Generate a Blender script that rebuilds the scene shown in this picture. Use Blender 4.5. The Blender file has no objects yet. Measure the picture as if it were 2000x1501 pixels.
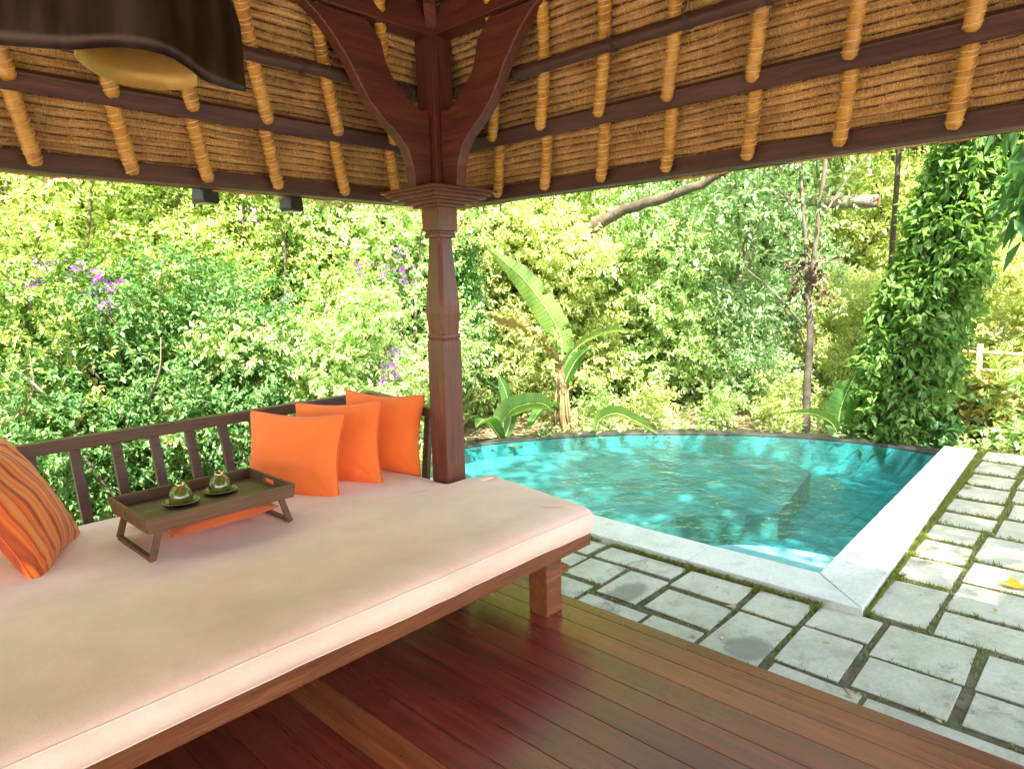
import bpy, bmesh, math, random
import numpy as np
from mathutils import Vector, Matrix
random.seed(7); rng = np.random.default_rng(11)
S = bpy.context.scene; COL = S.collection
R_ = math.radians

# ---------------------------------------------------------------- camera, sky, sun, exposure
cam = bpy.data.objects.new('camera', bpy.data.cameras.new('camera')); COL.objects.link(cam)
cam.data.sensor_width = 36; cam.data.lens = 23.742; cam.data.clip_start = 0.02; cam.data.clip_end = 500
a = Vector((0.68044744, -0.12162587, 0.72263299)); b = Vector((-0.73243734, -0.08199427, 0.67587904)); c = Vector((-0.02295261, -0.98918355, -0.14487612))
cam.matrix_world = Matrix(((a[0], -a[1], -a[2], 0), (b[0], -b[1], -b[2], 0), (c[0], -c[1], -c[2], 1.6), (0, 0, 0, 1)))
S.camera = cam
SUN_EL, SUN_AZ = R_(53), R_(229)      # azimuth measured from +X towards +Y: where the sun stands
sdir = Vector((math.cos(SUN_EL)*math.cos(SUN_AZ), math.cos(SUN_EL)*math.sin(SUN_AZ), math.sin(SUN_EL)))
w = bpy.data.worlds.new('World'); S.world = w; w.use_nodes = True
nt = w.node_tree; sky = nt.nodes.new('ShaderNodeTexSky'); sky.sky_type = 'NISHITA'; sky.sun_disc = False
sky.sun_elevation = SUN_EL; sky.sun_rotation = math.atan2(sdir.x, sdir.y)
mixn = nt.nodes.new('ShaderNodeMix'); mixn.data_type = 'RGBA'; mixn.blend_type = 'MULTIPLY'; mixn.inputs[0].default_value = 1; mixn.inputs[7].default_value = (1.12, 1.0, .86, 1)   # camera set to a warm white balance
nt.links.new(sky.outputs[0], mixn.inputs[6]); nt.links.new(mixn.outputs[2], nt.nodes['Background'].inputs[0]); nt.nodes['Background'].inputs[1].default_value = 0.15
sun = bpy.data.objects.new('sun', bpy.data.lights.new('sun', 'SUN')); COL.objects.link(sun)
sun.data.energy = 3.8; sun.data.angle = R_(0.5); sun.data.color = (1, 0.93, 0.8)
sun.rotation_euler = sdir.to_track_quat('Z', 'Y').to_euler()
S.view_settings.view_transform = 'Standard'; S.view_settings.look = 'None'; S.view_settings.exposure = 2.8; S.view_settings.gamma = 1
S.render.engine = 'CYCLES'
S.cycles.max_bounces = 8; S.cycles.diffuse_bounces = 6; S.cycles.transparent_max_bounces = 8

# ---------------------------------------------------------------- helpers
def tag(o, label=None, cat=None, group=None, kind=None):
    if label: o['label'] = label
    if cat: o['category'] = cat
    if group: o['group'] = group
    if kind: o['kind'] = kind
    return o
def thing(name, label, cat, loc=(0, 0, 0), rz=0, group=None):
    o = bpy.data.objects.new(name, None); COL.objects.link(o); o.location = loc; o.rotation_euler = (0, 0, rz)
    o.empty_display_size = .1
    return tag(o, label, cat, group)
def link(name, me, mat, parent=None, smooth=False, bevel=0, sub=0):
    if mat is not None:
        me.materials.clear()
        for m in (mat if isinstance(mat, (list, tuple)) else [mat]): me.materials.append(m)
    if smooth: me.polygons.foreach_set('use_smooth', [True]*len(me.polygons))
    o = bpy.data.objects.new(name, me); COL.objects.link(o)
    if parent: o.parent = parent
    if bevel:
        m = o.modifiers.new('bevel', 'BEVEL'); m.width = bevel; m.segments = 2; m.limit_method = 'ANGLE'; m.angle_limit = R_(35)
    if sub:
        m = o.modifiers.new('sub', 'SUBSURF'); m.levels = sub; m.render_levels = sub
    return o
class MB:
    def __init__(s): s.v = []; s.f = []
    def add(s, v, f):
        n = len(s.v); s.v += [tuple(p) for p in v]; s.f += [tuple(i+n for i in q) for q in f]; return s
    def box(s, c, d, M=None):
        x, y, z = (k/2 for k in d); c = Vector(c)
        vs = [Vector((i*x, j*y, k*z)) for k in (-1, 1) for i, j in ((-1, -1), (1, -1), (1, 1), (-1, 1))]
        vs = [(M @ v if M else v)+c for v in vs]
        return s.add(vs, [(3, 2, 1, 0), (4, 5, 6, 7), (0, 1, 5, 4), (1, 2, 6, 5), (2, 3, 7, 6), (3, 0, 4, 7)])
    def bar(s, p, q, w, h, up=(0, 0, 1)):
        p = Vector(p); q = Vector(q); d = (q-p); L = d.length; d.normalize(); u = Vector(up); r = d.cross(u).normalized(); u = r.cross(d).normalized()
        return s.box((p+q)/2, (L, w, h), Matrix((d, r, u)).transposed())
    def prism(s, poly, ax, lo, hi):   # poly 2-d outline extruded along axis ax
        n = len(poly)
        def P(uv, t): return {0: (t, uv[0], uv[1]), 1: (uv[0], t, uv[1]), 2: (uv[0], uv[1], t)}[ax]
        v = [P(p, lo) for p in poly]+[P(p, hi) for p in poly]
        return s.add(v, [tuple(range(n)), tuple(range(2*n-1, n-1, -1))]+[(i, i+n, (i+1) % n+n, (i+1) % n) for i in range(n)])
    def tube(s, path, rad, n=8, cap=True):
        path = [Vector(p) for p in path]; k = len(path)
        rad = [rad]*k if not isinstance(rad, (list, tuple)) else rad
        t0 = (path[1]-path[0]).normalized(); u = t0.orthogonal().normalized(); vs = []
        for i, p in enumerate(path):
            t = (path[min(i+1, k-1)]-path[max(i-1, 0)]).normalized(); u = (u-t*u.dot(t)).normalized(); w2 = t.cross(u)
            vs += [p+(u*math.cos(2*math.pi*j/n)+w2*math.sin(2*math.pi*j/n))*rad[i] for j in range(n)]
        f = [(i*n+j, i*n+(j+1) % n, (i+1)*n+(j+1) % n, (i+1)*n+j) for i in range(k-1) for j in range(n)]
        if cap: f += [tuple(range(n-1, -1, -1)), tuple(range((k-1)*n, k*n))]
        return s.add(vs, f)
    def lathe(s, prof, n=24, c=(0, 0, 0), cap=True):
        vs = [(c[0]+r*math.cos(2*math.pi*j/n), c[1]+r*math.sin(2*math.pi*j/n), c[2]+z) for r, z in prof for j in range(n)]
        k = len(prof); f = [(i*n+j, i*n+(j+1) % n, (i+1)*n+(j+1) % n, (i+1)*n+j) for i in range(k-1) for j in range(n)]
        if cap: f += [tuple(range(n-1, -1, -1)), tuple(range((k-1)*n, k*n))]
        return s.add(vs, f)
    def mesh(s, name='m'):
        me = bpy.data.meshes.new(name); me.from_pydata(s.v, [], s.f); me.update()
        bm = bmesh.new(); bm.from_mesh(me); bmesh.ops.recalc_face_normals(bm, faces=bm.faces); bm.to_mesh(me); bm.free()
        return me
    def build(s, name, mat, parent=None, **k): return link(name, s.mesh(name), mat, parent, **k)
def npmesh(name, V, F, nv=4):     # V (n,3) float, F (m,nv) int
    me = bpy.data.meshes.new(name); V = np.asarray(V, np.float32); F = np.asarray(F, np.int32)
    me.vertices.add(len(V)); me.vertices.foreach_set('co', V.ravel())
    me.loops.add(F.size); me.loops.foreach_set('vertex_index', F.ravel())
    me.polygons.add(len(F)); me.polygons.foreach_set('loop_start', np.arange(0, F.size, nv, dtype=np.int32))
    me.update(calc_edges=True); return me
def gridmesh(name, P, closed=False):   # P (n,m,3)
    n, m, _ = P.shape; i = np.arange(n-1)[:, None]*m; j = np.arange(m-1)[None]
    q = (i+j).ravel(); F = np.stack([q, q+1, q+m+1, q+m], 1)
    return npmesh(name, P.reshape(-1, 3), F)
def vnoise(x, y, seed=0):        # smooth value noise
    xi = np.floor(x).astype(int); yi = np.floor(y).astype(int); fx = x-xi; fy = y-yi
    h = lambda a, b: ((np.sin(a*127.1+b*311.7+seed*74.7)*43758.5453) % 1.0)
    sx = fx*fx*(3-2*fx); sy = fy*fy*(3-2*fy)
    return (h(xi, yi)*(1-sx)+h(xi+1, yi)*sx)*(1-sy)+(h(xi, yi+1)*(1-sx)+h(xi+1, yi+1)*sx)*sy
def catmull(pts, n=8):
    pts = [Vector(p) for p in pts]; out = []
    P = [pts[0]*2-pts[1]]+pts+[pts[-1]*2-pts[-2]]
    for i in range(1, len(P)-2):
        for k in range(n):
            t = k/n; out.append(0.5*((2*P[i])+(P[i+1]-P[i-1])*t+(2*P[i-1]-5*P[i]+4*P[i+1]-P[i+2])*t*t+(-P[i-1]+3*P[i]-3*P[i+1]+P[i+2])*t**3))
    return out+[pts[-1]]

# ---------------------------------------------------------------- materials
class NT:
    def __init__(s, name):
        s.m = bpy.data.materials.new(name); s.m.use_nodes = True; s.t = s.m.node_tree; s.p = s.t.nodes['Principled BSDF']; s.out = s.t.nodes['Material Output']
    def n(s, typ, **k):
        nd = s.t.nodes.new('ShaderNode'+typ)
        for kk, v in k.items():
            if kk.startswith('_'): setattr(nd, kk[1:], v)
            else: s.set(nd.inputs[int(kk[1:]) if kk[0] == 'i' and kk[1:].isdigit() else kk.replace('_', ' ')], v)
        return nd
    def set(s, inp, v):
        if isinstance(v, bpy.types.NodeSocket): s.t.links.new(v, inp)
        else: inp.default_value = (tuple(v)+(1,))[:4] if isinstance(v, tuple) and inp.type == 'RGBA' else v
    def P(s, **k):
        for kk, v in k.items(): s.set(s.p.inputs[kk.replace('_', ' ')], v)
    def coord(s, sc=(1, 1, 1), kind='Object', rot=(0, 0, 0)):
        t = s.n('TexCoord'); m = s.n('Mapping'); s.t.links.new(t.outputs[kind], m.inputs[0]); m.inputs['Scale'].default_value = sc; m.inputs['Rotation'].default_value = rot; return m.outputs[0]
    def noise(s, vec, scale, detail=4, rough=.5, dist=0):
        return s.n('TexNoise', Vector=vec, Scale=scale, Detail=detail, Roughness=rough, Distortion=dist).outputs[0]
    def ramp(s, fac, stops):
        r = s.n('ValToRGB', Fac=fac); e = r.color_ramp.elements
        while len(e) < len(stops): e.new(.5)
        for k, (p, cc) in zip(e, stops): k.position = p; k.color = tuple(cc)+(1,) if len(cc) == 3 else cc
        return r.outputs[0]
    def mix(s, f, x, y, mode='MIX'):
        m = s.n('Mix', _data_type='RGBA', _blend_type=mode); s.set(m.inputs[0], f); s.set(m.inputs[6], x); s.set(m.inputs[7], y); return m.outputs[2]
    def bump(s, h, st=.3, d=.01):
        b = s.n('Bump', Height=h, Strength=st, Distance=d); s.set(s.p.inputs['Normal'], b.outputs[0]); return b
    def math(s, op, x, y=0.): 
        m = s.n('Math', _operation=op); s.set(m.inputs[0], x); s.set(m.inputs[1], y); return m.outputs[0]
    def island(s): return s.n('NewGeometry').outputs['Random Per Island']

def wood(name, dark, mid, light, sc=(2, 30, 30), rough=.38, spots=False, isl=0.0):
    t = NT(name); v = t.coord(sc)
    n1 = t.noise(v, 1, 6, .6, .6); n2 = t.noise(t.coord((.8, 2, 2)), 1.5, 4)
    col = t.ramp(n1, [(.25, dark), (.5, mid), (.75, light)])
    col = t.mix(t.math('MULTIPLY', n2, .55), col, tuple(k*.45 for k in dark))
    if isl: col = t.mix(isl, col, t.ramp(t.island(), [(0, tuple(k*.6 for k in dark)), (.5, mid), (1, light)]), 'MIX')
    n3 = t.noise(t.coord(tuple(k*4 for k in sc)), 1.2, 4, .7, .4); col = t.mix(.6, col, t.ramp(n3, [(.32, (.45,)*3), (.5, (1.0,)*3), (.72, (1.45,)*3)]), 'MULTIPLY')
    t.P(Base_Color=col, Roughness=t.math('ADD', t.math('MULTIPLY', n1, .25), rough-.1)); t.bump(t.math('ADD', n1, n3), .4, .002); return t.m
M = {}
M['wood'] = wood('red brown wood', (.07, .018, .011), (.13, .033, .019), (.20, .055, .03))
M['wood_y'] = wood('red brown wood y', (.07, .018, .011), (.13, .033, .019), (.20, .055, .03), sc=(30, 2, 30))
M['wood_z'] = wood('red brown wood z', (.07, .018, .011), (.13, .033, .019), (.20, .055, .03), sc=(25, 25, 2))
M['beam'] = wood('weathered beam', (.05, .018, .014), (.085, .032, .024), (.14, .06, .042), rough=.5)
M['beam_y'] = wood('weathered beam y', (.05, .018, .014), (.085, .032, .024), (.14, .06, .042), sc=(30, 2, 30), rough=.5)
M['rail'] = wood('rail wood', (.05, .02, .011), (.09, .036, .018), (.13, .06, .03), rough=.42)
M['bedwood'] = wood('bed wood', (.12, .032, .010), (.20, .058, .017), (.31, .105, .034), rough=.4)
M['tray'] = wood('tray wood', (.08, .032, .012), (.13, .055, .02), (.19, .085, .032), rough=.5)
def floor_mat():
    t = NT('floor wood'); v = t.coord((22, 1.2, 22)); i = t.island()
    off = t.n('CombineXYZ', X=t.math('MULTIPLY', i, 37.), Y=t.math('MULTIPLY', i, 91.)).outputs[0]
    vv = t.n('VectorMath', _operation='ADD'); t.set(vv.inputs[0], v); t.set(vv.inputs[1], off)
    n1 = t.noise(vv.outputs[0], 1.3, 7, .62, .5); n2 = t.noise(t.coord((1.1, .7, 1)), 1.6, 4)
    base = t.ramp(i, [(0, (.17, .027, .016)), (.4, (.22, .036, .02)), (.8, (.265, .046, .024)), (.96, (.38, .10, .034))])
    col = t.mix(.75, base, t.ramp(n1, [(.3, (.38, .33, .33)), (.52, (.8, .75, .75)), (.75, (1.5, 1.5, 1.5))]), 'MULTIPLY')
    # worn, greyish scuffs
    sc = t.ramp(t.noise(t.coord((3, 2, 1)), 2.2, 6, .7), [(.5, (0, 0, 0)), (.78, (1, 1, 1))])
    col = t.mix(t.math('MULTIPLY', sc, .22), col, (.2, .13, .10))
    sp = t.n('TexVoronoi', Vector=t.coord((9, 9, 9)), Scale=1.0).outputs['Distance']
    col = t.mix(t.math('LESS_THAN', sp, .035), col, (.02, .008, .006))
    t.P(Base_Color=col, Roughness=t.ramp(t.math('ADD', t.math('MULTIPLY', n2, .7), t.math('MULTIPLY', n1, .3)), [(.3, (.2,)*3), (.7, (.4,)*3)]))
    t.bump(n1, .2, .002); return t.m
M['floor'] = floor_mat()
def thatch_mat():
    t = NT('thatch'); o = t.coord((1, 1, 1)); 
    fine = t.noise(t.coord((210, 210, 30)), 1, 3, .6, .3); big = t.noise(o, 3.5, 5, .6)
    col = t.ramp(fine, [(.25, (.22, .10, .03)), (.48, (.55, .30, .09)), (.72, (.80, .54, .24))])
    col = t.mix(t.ramp(big, [(.38, (0,)*3), (.7, (.8,)*3)]), col, (.20, .09, .028)); lw = t.noise(t.coord((2, 2, 26)), 1.5, 4, .6); col = t.mix(.6, col, t.ramp(lw, [(.3, (.6,)*3), (.7, (1.35,)*3)]), 'MULTIPLY')
    t.P(Base_Color=col, Roughness=.75); t.bump(fine, .7, .004); return t.m
M['thatch'] = thatch_mat()
def bamboo_mat():
    t = NT('bamboo'); g = t.coord((1, 1, 1), 'Object')
    n = t.noise(t.coord((6, 6, 9)), 2, 5, .6); f = t.noise(t.coord((60, 60, 6)), 2, 3)
    col = t.ramp(n, [(.3, (.26, .11, .014)), (.5, (.50, .235, .028)), (.7, (.62, .33, .055))])
    col = t.mix(t.ramp(f, [(.55, (0,)*3), (.8, (.5,)*3)]), col, (.2, .09, .02))
    t.P(Base_Color=col, Roughness=.42); t.bump(f, .15, .002); return t.m
M['bamboo'] = bamboo_mat()
def plain(name, col, rough=.6, var=.25, sc=8, bump=.0, metal=0, bsc=60, spec=None):
    t = NT(name); n = t.noise(t.coord(), sc, 5, .6)
    t.P(Base_Color=t.ramp(n, [(.3, tuple(k*(1-var) for k in col)), (.7, tuple(min(1, k*(1+var)) for k in col))]), Roughness=rough, Metallic=metal)
    if bump: t.bump(t.noise(t.coord(), bsc, 4), bump, .004)
    return t.m
M['thatch_groove_shade'] = plain('painted groove shade', (.085, .042, .018), .9, .5, 30, .5)  # dark tone that paints the shade into the grooves between thatch rolls
M['tie'] = plain('rattan tie', (.66, .45, .22), .6)
M['cord'] = plain('dark cord', (.05, .03, .025), .6)
M['outer_thatch'] = plain('outer thatch', (.09, .06, .04), .95, .5, 40, .8)
def fabric(name, col, var=.12, weave=500, rough=.9, stains=False, stripes=None):
    t = NT(name); uv = t.coord((1, 1, 1)); n = t.noise(uv, 4, 5, .6)
    c = t.ramp(n, [(.3, tuple(k*(1-var) for k in col)), (.7, tuple(min(1, k*(1+var)) for k in col))])
    if stripes:
        sx = t.n('SeparateXYZ', Vector=t.coord()).outputs[0]
        x = t.math('MULTIPLY', sx, 1.0)
        w1 = t.math('SINE', t.math('MULTIPLY', x, 150.)); w2 = t.math('SINE', t.math('ADD', t.math('MULTIPLY', x, 62.), 1.2)); w3 = t.math('SINE', t.math('MULTIPLY', x, 430.))
        k = t.math('ADD', t.math('ADD', t.math('MULTIPLY', w1, .22), t.math('MULTIPLY', w2, .22)), t.math('ADD', t.math('MULTIPLY', w3, .09), .5))
        c = t.ramp(k, stripes)
    if stains:
        s1 = t.ramp(t.noise(t.coord((1, 1, 1)), 1.3, 6, .65), [(.42, (0,)*3), (.7, (1,)*3)])
        c = t.mix(t.math('MULTIPLY', s1, .35), c, (.80, .50, .36))
        s2 = t.ramp(t.noise(t.coord((1, 1, 1)), 7, 6, .7), [(.66, (0,)*3), (.76, (1,)*3)])
        c = t.mix(t.math('MULTIPLY', s2, .3), c, (.50, .30, .19))
        sp = t.n('TexVoronoi', Vector=t.coord((5, 5, 5)), Scale=1.0).outputs['Distance']; c = t.mix(t.math('MULTIPLY', t.math('LESS_THAN', sp, .022), .8), c, (.16, .08, .04))
        s3 = t.ramp(t.noise(t.coord((2.2, 4, 4)), 1.6, 7, .62, 1.2), [(.5, (0,)*3), (.62, (1,)*3)]); c = t.mix(t.math('MULTIPLY', s3, .22), c, (.86, .44, .32))
        s4 = t.noise(t.coord((160, 500, 300)), 1, 2); c = t.mix(.22, c, t.ramp(s4, [(.3, (.72,)*3), (.7, (1.25,)*3)]), 'MULTIPLY')
    wv = t.n('TexWave', Vector=t.coord((1, .25, 1)), Scale=weave/3., Distortion=2.0, Detail=2).outputs[1]
    wv2 = t.noise(t.coord((weave, weave*.4, weave)), 1, 2)
    t.P(Base_Color=c, Roughness=rough, Sheen_Weight=.15, Sheen_Roughness=.5); t.bump(wv2, .35, .0015); return t.m
M['mattress'] = fabric('mattress cloth', (.90, .60, .49), .09, 300, stains=True)
M['orange'] = fabric('orange cloth', (.80, .155, .025), .08, 600)
M['rust'] = fabric('rust cloth', (.52, .10, .03), .08, 600)
M['stripes'] = fabric('striped cloth', (.6, .12, .02), .08, 600, stripes=[(.05, (.20, .035, .012)), (.3, (.52, .075, .015)), (.52, (.70, .14, .02)), (.7, (.72, .20, .03)), (.95, (.60, .24, .09))])
M['piping'] = fabric('piping cloth', (.70, .58, .46), .05, 300)
M['pipe_or'] = fabric('orange piping', (.62, .10, .015), .05, 500)
M['glaze'] = (lambda t: (t.P(Base_Color=t.ramp(t.noise(t.coord(), 40, 4), [(.35, (.055, .06, .006)), (.6, (.13, .13, .018)), (.8, (.24, .20, .05))]), Roughness=.08, Coat_Weight=.6), t.m)[1])(NT('green glaze'))
M['glaze_rim'] = plain('pale glaze rim', (.42, .36, .16), .12, .3)
M['gold'] = plain('gilt foot ring', (.65, .42, .2), .2, .2, metal=1)
def lampmat():
    t = NT('lamp copper'); n = t.noise(t.coord((3, 3, .6)), 6, 4)
    t.P(Base_Color=t.ramp(n, [(.35, (.026, .015, .012)), (.65, (.06, .036, .03))]), Metallic=.65, Roughness=t.ramp(n, [(.3, (.3,)*3), (.7, (.48,)*3)])); return t.m
M['lampshade'] = lampmat()
M['lampgold'] = plain('lamp lining', (.42, .24, .05), .45, .25, 5, metal=.3)
M['black'] = plain('black metal', (.02, .016, .014), .45, .2)
M['dull_metal'] = plain('glass lens', (.25, .25, .24), .2, .1)
def stone(name, c1, c2, c3, moss=0., rough=.7, sc=2.5, isl=.35):
    t = NT(name); o = t.coord(); n = t.noise(o, sc, 7, .65, .4); f = t.noise(o, 45, 4, .6)
    col = t.ramp(n, [(.28, c1), (.5, c2), (.74, c3)])
    if isl: 
        i = t.island() 
        col = t.mix(isl, col, t.ramp(i, [(0, tuple(k*.75 for k in c2)), (1, tuple(min(1, k*1.15) for k in c3))]))
    blot = t.ramp(t.noise(o, 5.5, 8, .7), [(.55, (0,)*3), (.72, (1,)*3)])
    col = t.mix(t.math('MULTIPLY', blot, .45), col, tuple(k*.55 for k in c1))
    if moss: col = t.mix(t.math('MULTIPLY', t.ramp(t.noise(t.coord(), 1.6, 5, .7), [(.46, (0,)*3), (.7, (1,)*3)]), moss), col, (.22, .24, .09))
    col = t.mix(.25, col, t.ramp(f, [(.3, (.5,)*3), (.7, (1.3,)*3)]), 'MULTIPLY')
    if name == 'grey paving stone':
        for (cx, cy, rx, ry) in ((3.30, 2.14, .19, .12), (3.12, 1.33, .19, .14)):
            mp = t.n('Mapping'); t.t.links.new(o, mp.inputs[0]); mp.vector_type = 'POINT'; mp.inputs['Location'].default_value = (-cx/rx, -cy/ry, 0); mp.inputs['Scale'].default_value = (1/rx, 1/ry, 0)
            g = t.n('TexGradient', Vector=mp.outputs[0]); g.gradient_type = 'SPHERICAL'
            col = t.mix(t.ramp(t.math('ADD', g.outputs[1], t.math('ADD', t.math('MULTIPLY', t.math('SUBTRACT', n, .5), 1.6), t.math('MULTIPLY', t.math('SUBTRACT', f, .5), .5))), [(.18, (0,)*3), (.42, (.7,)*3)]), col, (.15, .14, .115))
        f2 = t.noise(o, 11, 8, .75); col = t.mix(t.math('MULTIPLY', t.ramp(f2, [(.52, (0,)*3), (.66, (1,)*3)]), .35), col, (.27, .255, .20)); col = t.mix(t.math('MULTIPLY', t.ramp(f2, [(.3, (1,)*3), (.42, (0,)*3)]), .4), col, (.72, .70, .62))
    t.P(Base_Color=col, Roughness=rough); t.bump(t.math('ADD', t.math('MULTIPLY', f, .5), n), .5, .008); return t.m
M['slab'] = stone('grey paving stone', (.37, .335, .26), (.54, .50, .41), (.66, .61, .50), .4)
M['coping'] = stone('pale limestone', (.54, .51, .46), (.71, .685, .64), (.78, .76, .72), .12, .6, isl=.2)
M['rim'] = stone('dark pool rim', (.02, .02, .018), (.038, .038, .034), (.065, .065, .058), .1, .5)
M['plinth'] = stone('buff plinth', (.3, .28, .22), (.42, .39, .31), (.5, .46, .38), .4)
M['bark'] = stone('bark', (.045, .032, .022), (.09, .065, .045), (.17, .13, .09), .25, .9, 8, 0)
M['bark_pale'] = stone('pale bark', (.13, .10, .07), (.24, .19, .14), (.36, .3, .23), .15, .9, 10, 0)
M['bark_mid'] = stone('grey bark', (.07, .055, .04), (.13, .105, .08), (.22, .18, .14), .2, .9, 12, 0)
M['cutwood'] = plain('cut wood', (.33, .14, .08), .7)
def soil_mat(name, litter, moss, dark=(.028, .018, .012)):
    t = NT(name); o = t.coord(); n = t.noise(o, 1.2, 8, .7); v = t.n('TexVoronoi', Vector=o, Scale=22.); f = t.noise(o, 30, 5, .7)
    col = t.ramp(f, [(.3, dark), (.7, tuple(k*2.6 for k in dark))])
    lf = t.ramp(v.outputs['Color'], [(.2, (.16, .10, .05)), (.5, (.40, .30, .17)), (.8, (.62, .52, .34))])
    col = t.mix(t.math('MULTIPLY', t.ramp(n, [(.35, (0,)*3), (.6, (1,)*3)]), litter), col, lf)
    col = t.mix(t.math('MULTIPLY', t.ramp(t.noise(o, 3.5, 6, .7), [(.45, (0,)*3), (.62, (1,)*3)]), moss), col, (.055, .085, .018))
    t.P(Base_Color=col, Roughness=.95); t.bump(f, .9, .02); return t.m
M['soil'] = soil_mat('joint soil', .25, .85, (.045, .032, .02))
M['ground'] = soil_mat('garden ground', .8, .3, (.10, .075, .045))
def tile_mat():
    t = NT('pool tile'); o = t.coord()
    br = t.n('TexBrick', Vector=o, Color1=(.020, .20, .21), Color2=(.03, .245, .25), Mortar=(.012, .11, .12), Scale=1.0); br.inputs['Brick Width'].default_value = .3; br.inputs['Row Height'].default_value = .3; br.inputs['Mortar Size'].default_value = .006; br.offset = 0
    n = t.noise(o, 6, 6, .7)
    col = t.mix(.8, br.outputs[0], t.ramp(n, [(.3, (.55, .6, .6)), (.7, (1.7, 1.5, 1.45))]), 'MULTIPLY')
    t.P(Base_Color=col, Roughness=.5); return t.m
M['tile'] = tile_mat()
M['ledge'] = plain('ledge tile', (.10, .29, .27), .5, .5, 3)
def water_mat():
    t = NT('pool water'); o = t.coord((1, 1, 1))
    n = t.math('ADD', t.noise(o, 7., 3, .55, .4), t.math('MULTIPLY', t.noise(o, 24, 2, .5), .3))
    bp = t.n('Bump', Height=n, Strength=1.0, Distance=.028)
    fr = t.n('Fresnel', IOR=1.36, Normal=bp.outputs[0]); g = t.n('BsdfGlossy', Roughness=0.0, Normal=bp.outputs[0], Color=(1., 1., 1.))
    tr = t.n('BsdfTransparent', Color=(.58, .92, .97)); mx = t.n('MixShader')
    t.set(mx.inputs[0], t.math('MINIMUM', t.math('MULTIPLY', fr.outputs[0], .95), 1.)); t.set(mx.inputs[1], tr.outputs[0]); t.set(mx.inputs[2], g.outputs[0])
    t.set(t.out.inputs[0], mx.outputs[0]); return t.m
M['water'] = water_mat()
def leaf_mat(name, cols, trans=.58, rough=.45, tcol=None, spec=.5):
    t = NT(name); i = t.island(); n = t.noise(t.coord(), 1.1, 3)
    k = t.math('ADD', t.math('MULTIPLY', i, .65), t.math('MULTIPLY', n, .45)); k = t.math('SUBTRACT', k, .05)
    st = [(j/(len(cols)-1), cc) for j, cc in enumerate(cols)]
    col = t.ramp(k, st); t.P(Base_Color=col, Roughness=rough, Specular_IOR_Level=spec)
    tb = t.n('BsdfTranslucent', Color=t.mix(1., col, tcol or (1.35, 1.3, .9), 'MULTIPLY')); mx = t.n('MixShader'); mx.inputs[0].default_value = trans
    t.set(mx.inputs[1], t.p.outputs[0]); t.set(mx.inputs[2], tb.outputs[0]); t.set(t.out.inputs[0], mx.outputs[0]); return t.m
M['leaf_hedge'] = leaf_mat('hedge leaf', [(0.105, 0.215, 0.072), (0.246, 0.392, 0.114), (0.445, 0.592, 0.187), (0.723, 0.76, 0.355), (0.74, 0.76, 0.6)])
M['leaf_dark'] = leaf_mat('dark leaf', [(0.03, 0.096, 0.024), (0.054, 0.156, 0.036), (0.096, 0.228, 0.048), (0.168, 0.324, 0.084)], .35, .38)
M['leaf_lime'] = leaf_mat('lime leaf', [(0.235, 0.335, 0.114), (0.413, 0.513, 0.184), (0.626, 0.683, 0.338), (0.734, 0.75, 0.616)], .5)
M['leaf_mid'] = leaf_mat('mid leaf', [(0.17, 0.294, 0.117), (0.331, 0.498, 0.191), (0.588, 0.731, 0.33), (0.74, 0.76, 0.6)], .45)
M['leaf_blue'] = leaf_mat('blue green leaf', [(0.136, 0.268, 0.141), (0.265, 0.439, 0.21), (0.493, 0.666, 0.371), (0.74, 0.76, 0.6)], .4)
M['leaf_croton'] = leaf_mat('croton leaf', [(.05, .14, .03), (.10, .20, .04), (.38, .36, .08), (.12, .22, .05), (.30, .14, .05), (.08, .16, .03)], .4)
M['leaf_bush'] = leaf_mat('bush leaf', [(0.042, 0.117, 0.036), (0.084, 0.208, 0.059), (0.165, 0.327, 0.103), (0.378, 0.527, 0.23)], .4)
M['leaf_ivy'] = leaf_mat('climber leaf', [(0.069, 0.16, 0.037), (0.128, 0.261, 0.054), (0.207, 0.365, 0.089), (0.364, 0.498, 0.157)], .4, .35)
M['grass'] = leaf_mat('grass', [(.08, .12, .015), (.14, .19, .025), (.26, .28, .06), (.40, .34, .13)], .35)
M['litter'] = leaf_mat('dry leaf', [(.16, .09, .04), (.36, .24, .11), (.54, .42, .24), (.66, .57, .38)], .2, .8)
M['purple'] = leaf_mat('purple bract', [(.24, .04, .5), (.38, .08, .62), (.5, .2, .68)], .4, .6, (1.3, 1, 1.3))
M['pink'] = leaf_mat('pink bract', [(.5, .25, .6), (.62, .42, .62), (.75, .6, .7)], .4, .6, (1.2, 1.1, 1.1))
def blade_mat(name, c1, c2, dry=0.):
    t = NT(name); o = t.coord(); uvw = t.n('TexWave', Vector=t.coord((1, 1, 1), 'UV'), Scale=14., Distortion=.6, Detail=2); uvw.bands_direction = 'X'
    n = t.noise(o, 5, 5, .6); col = t.mix(uvw.outputs[1], c1, c2); col = t.mix(t.math('MULTIPLY', n, .3), col, tuple(k*.5 for k in c1))
    if dry: col = t.mix(t.ramp(n, [(.45-dry*.2, (0,)*3), (.62, (1,)*3)]), col, (.34, .19, .09))
    t.P(Base_Color=col, Roughness=.4); tb = t.n('BsdfTranslucent', Color=t.mix(1., col, (1.6, 1.6, .7), 'MULTIPLY')); mx = t.n('MixShader'); mx.inputs[0].default_value = .42
    t.set(mx.inputs[1], t.p.outputs[0]); t.set(mx.inputs[2], tb.outputs[0]); t.set(t.out.inputs[0], mx.outputs[0]); return t.m
M['banana'] = blade_mat('banana leaf', (.16, .27, .06), (.22, .33, .09))
M['banana_deep'] = blade_mat('deep banana leaf', (.07, .19, .035), (.10, .24, .05))
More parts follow.
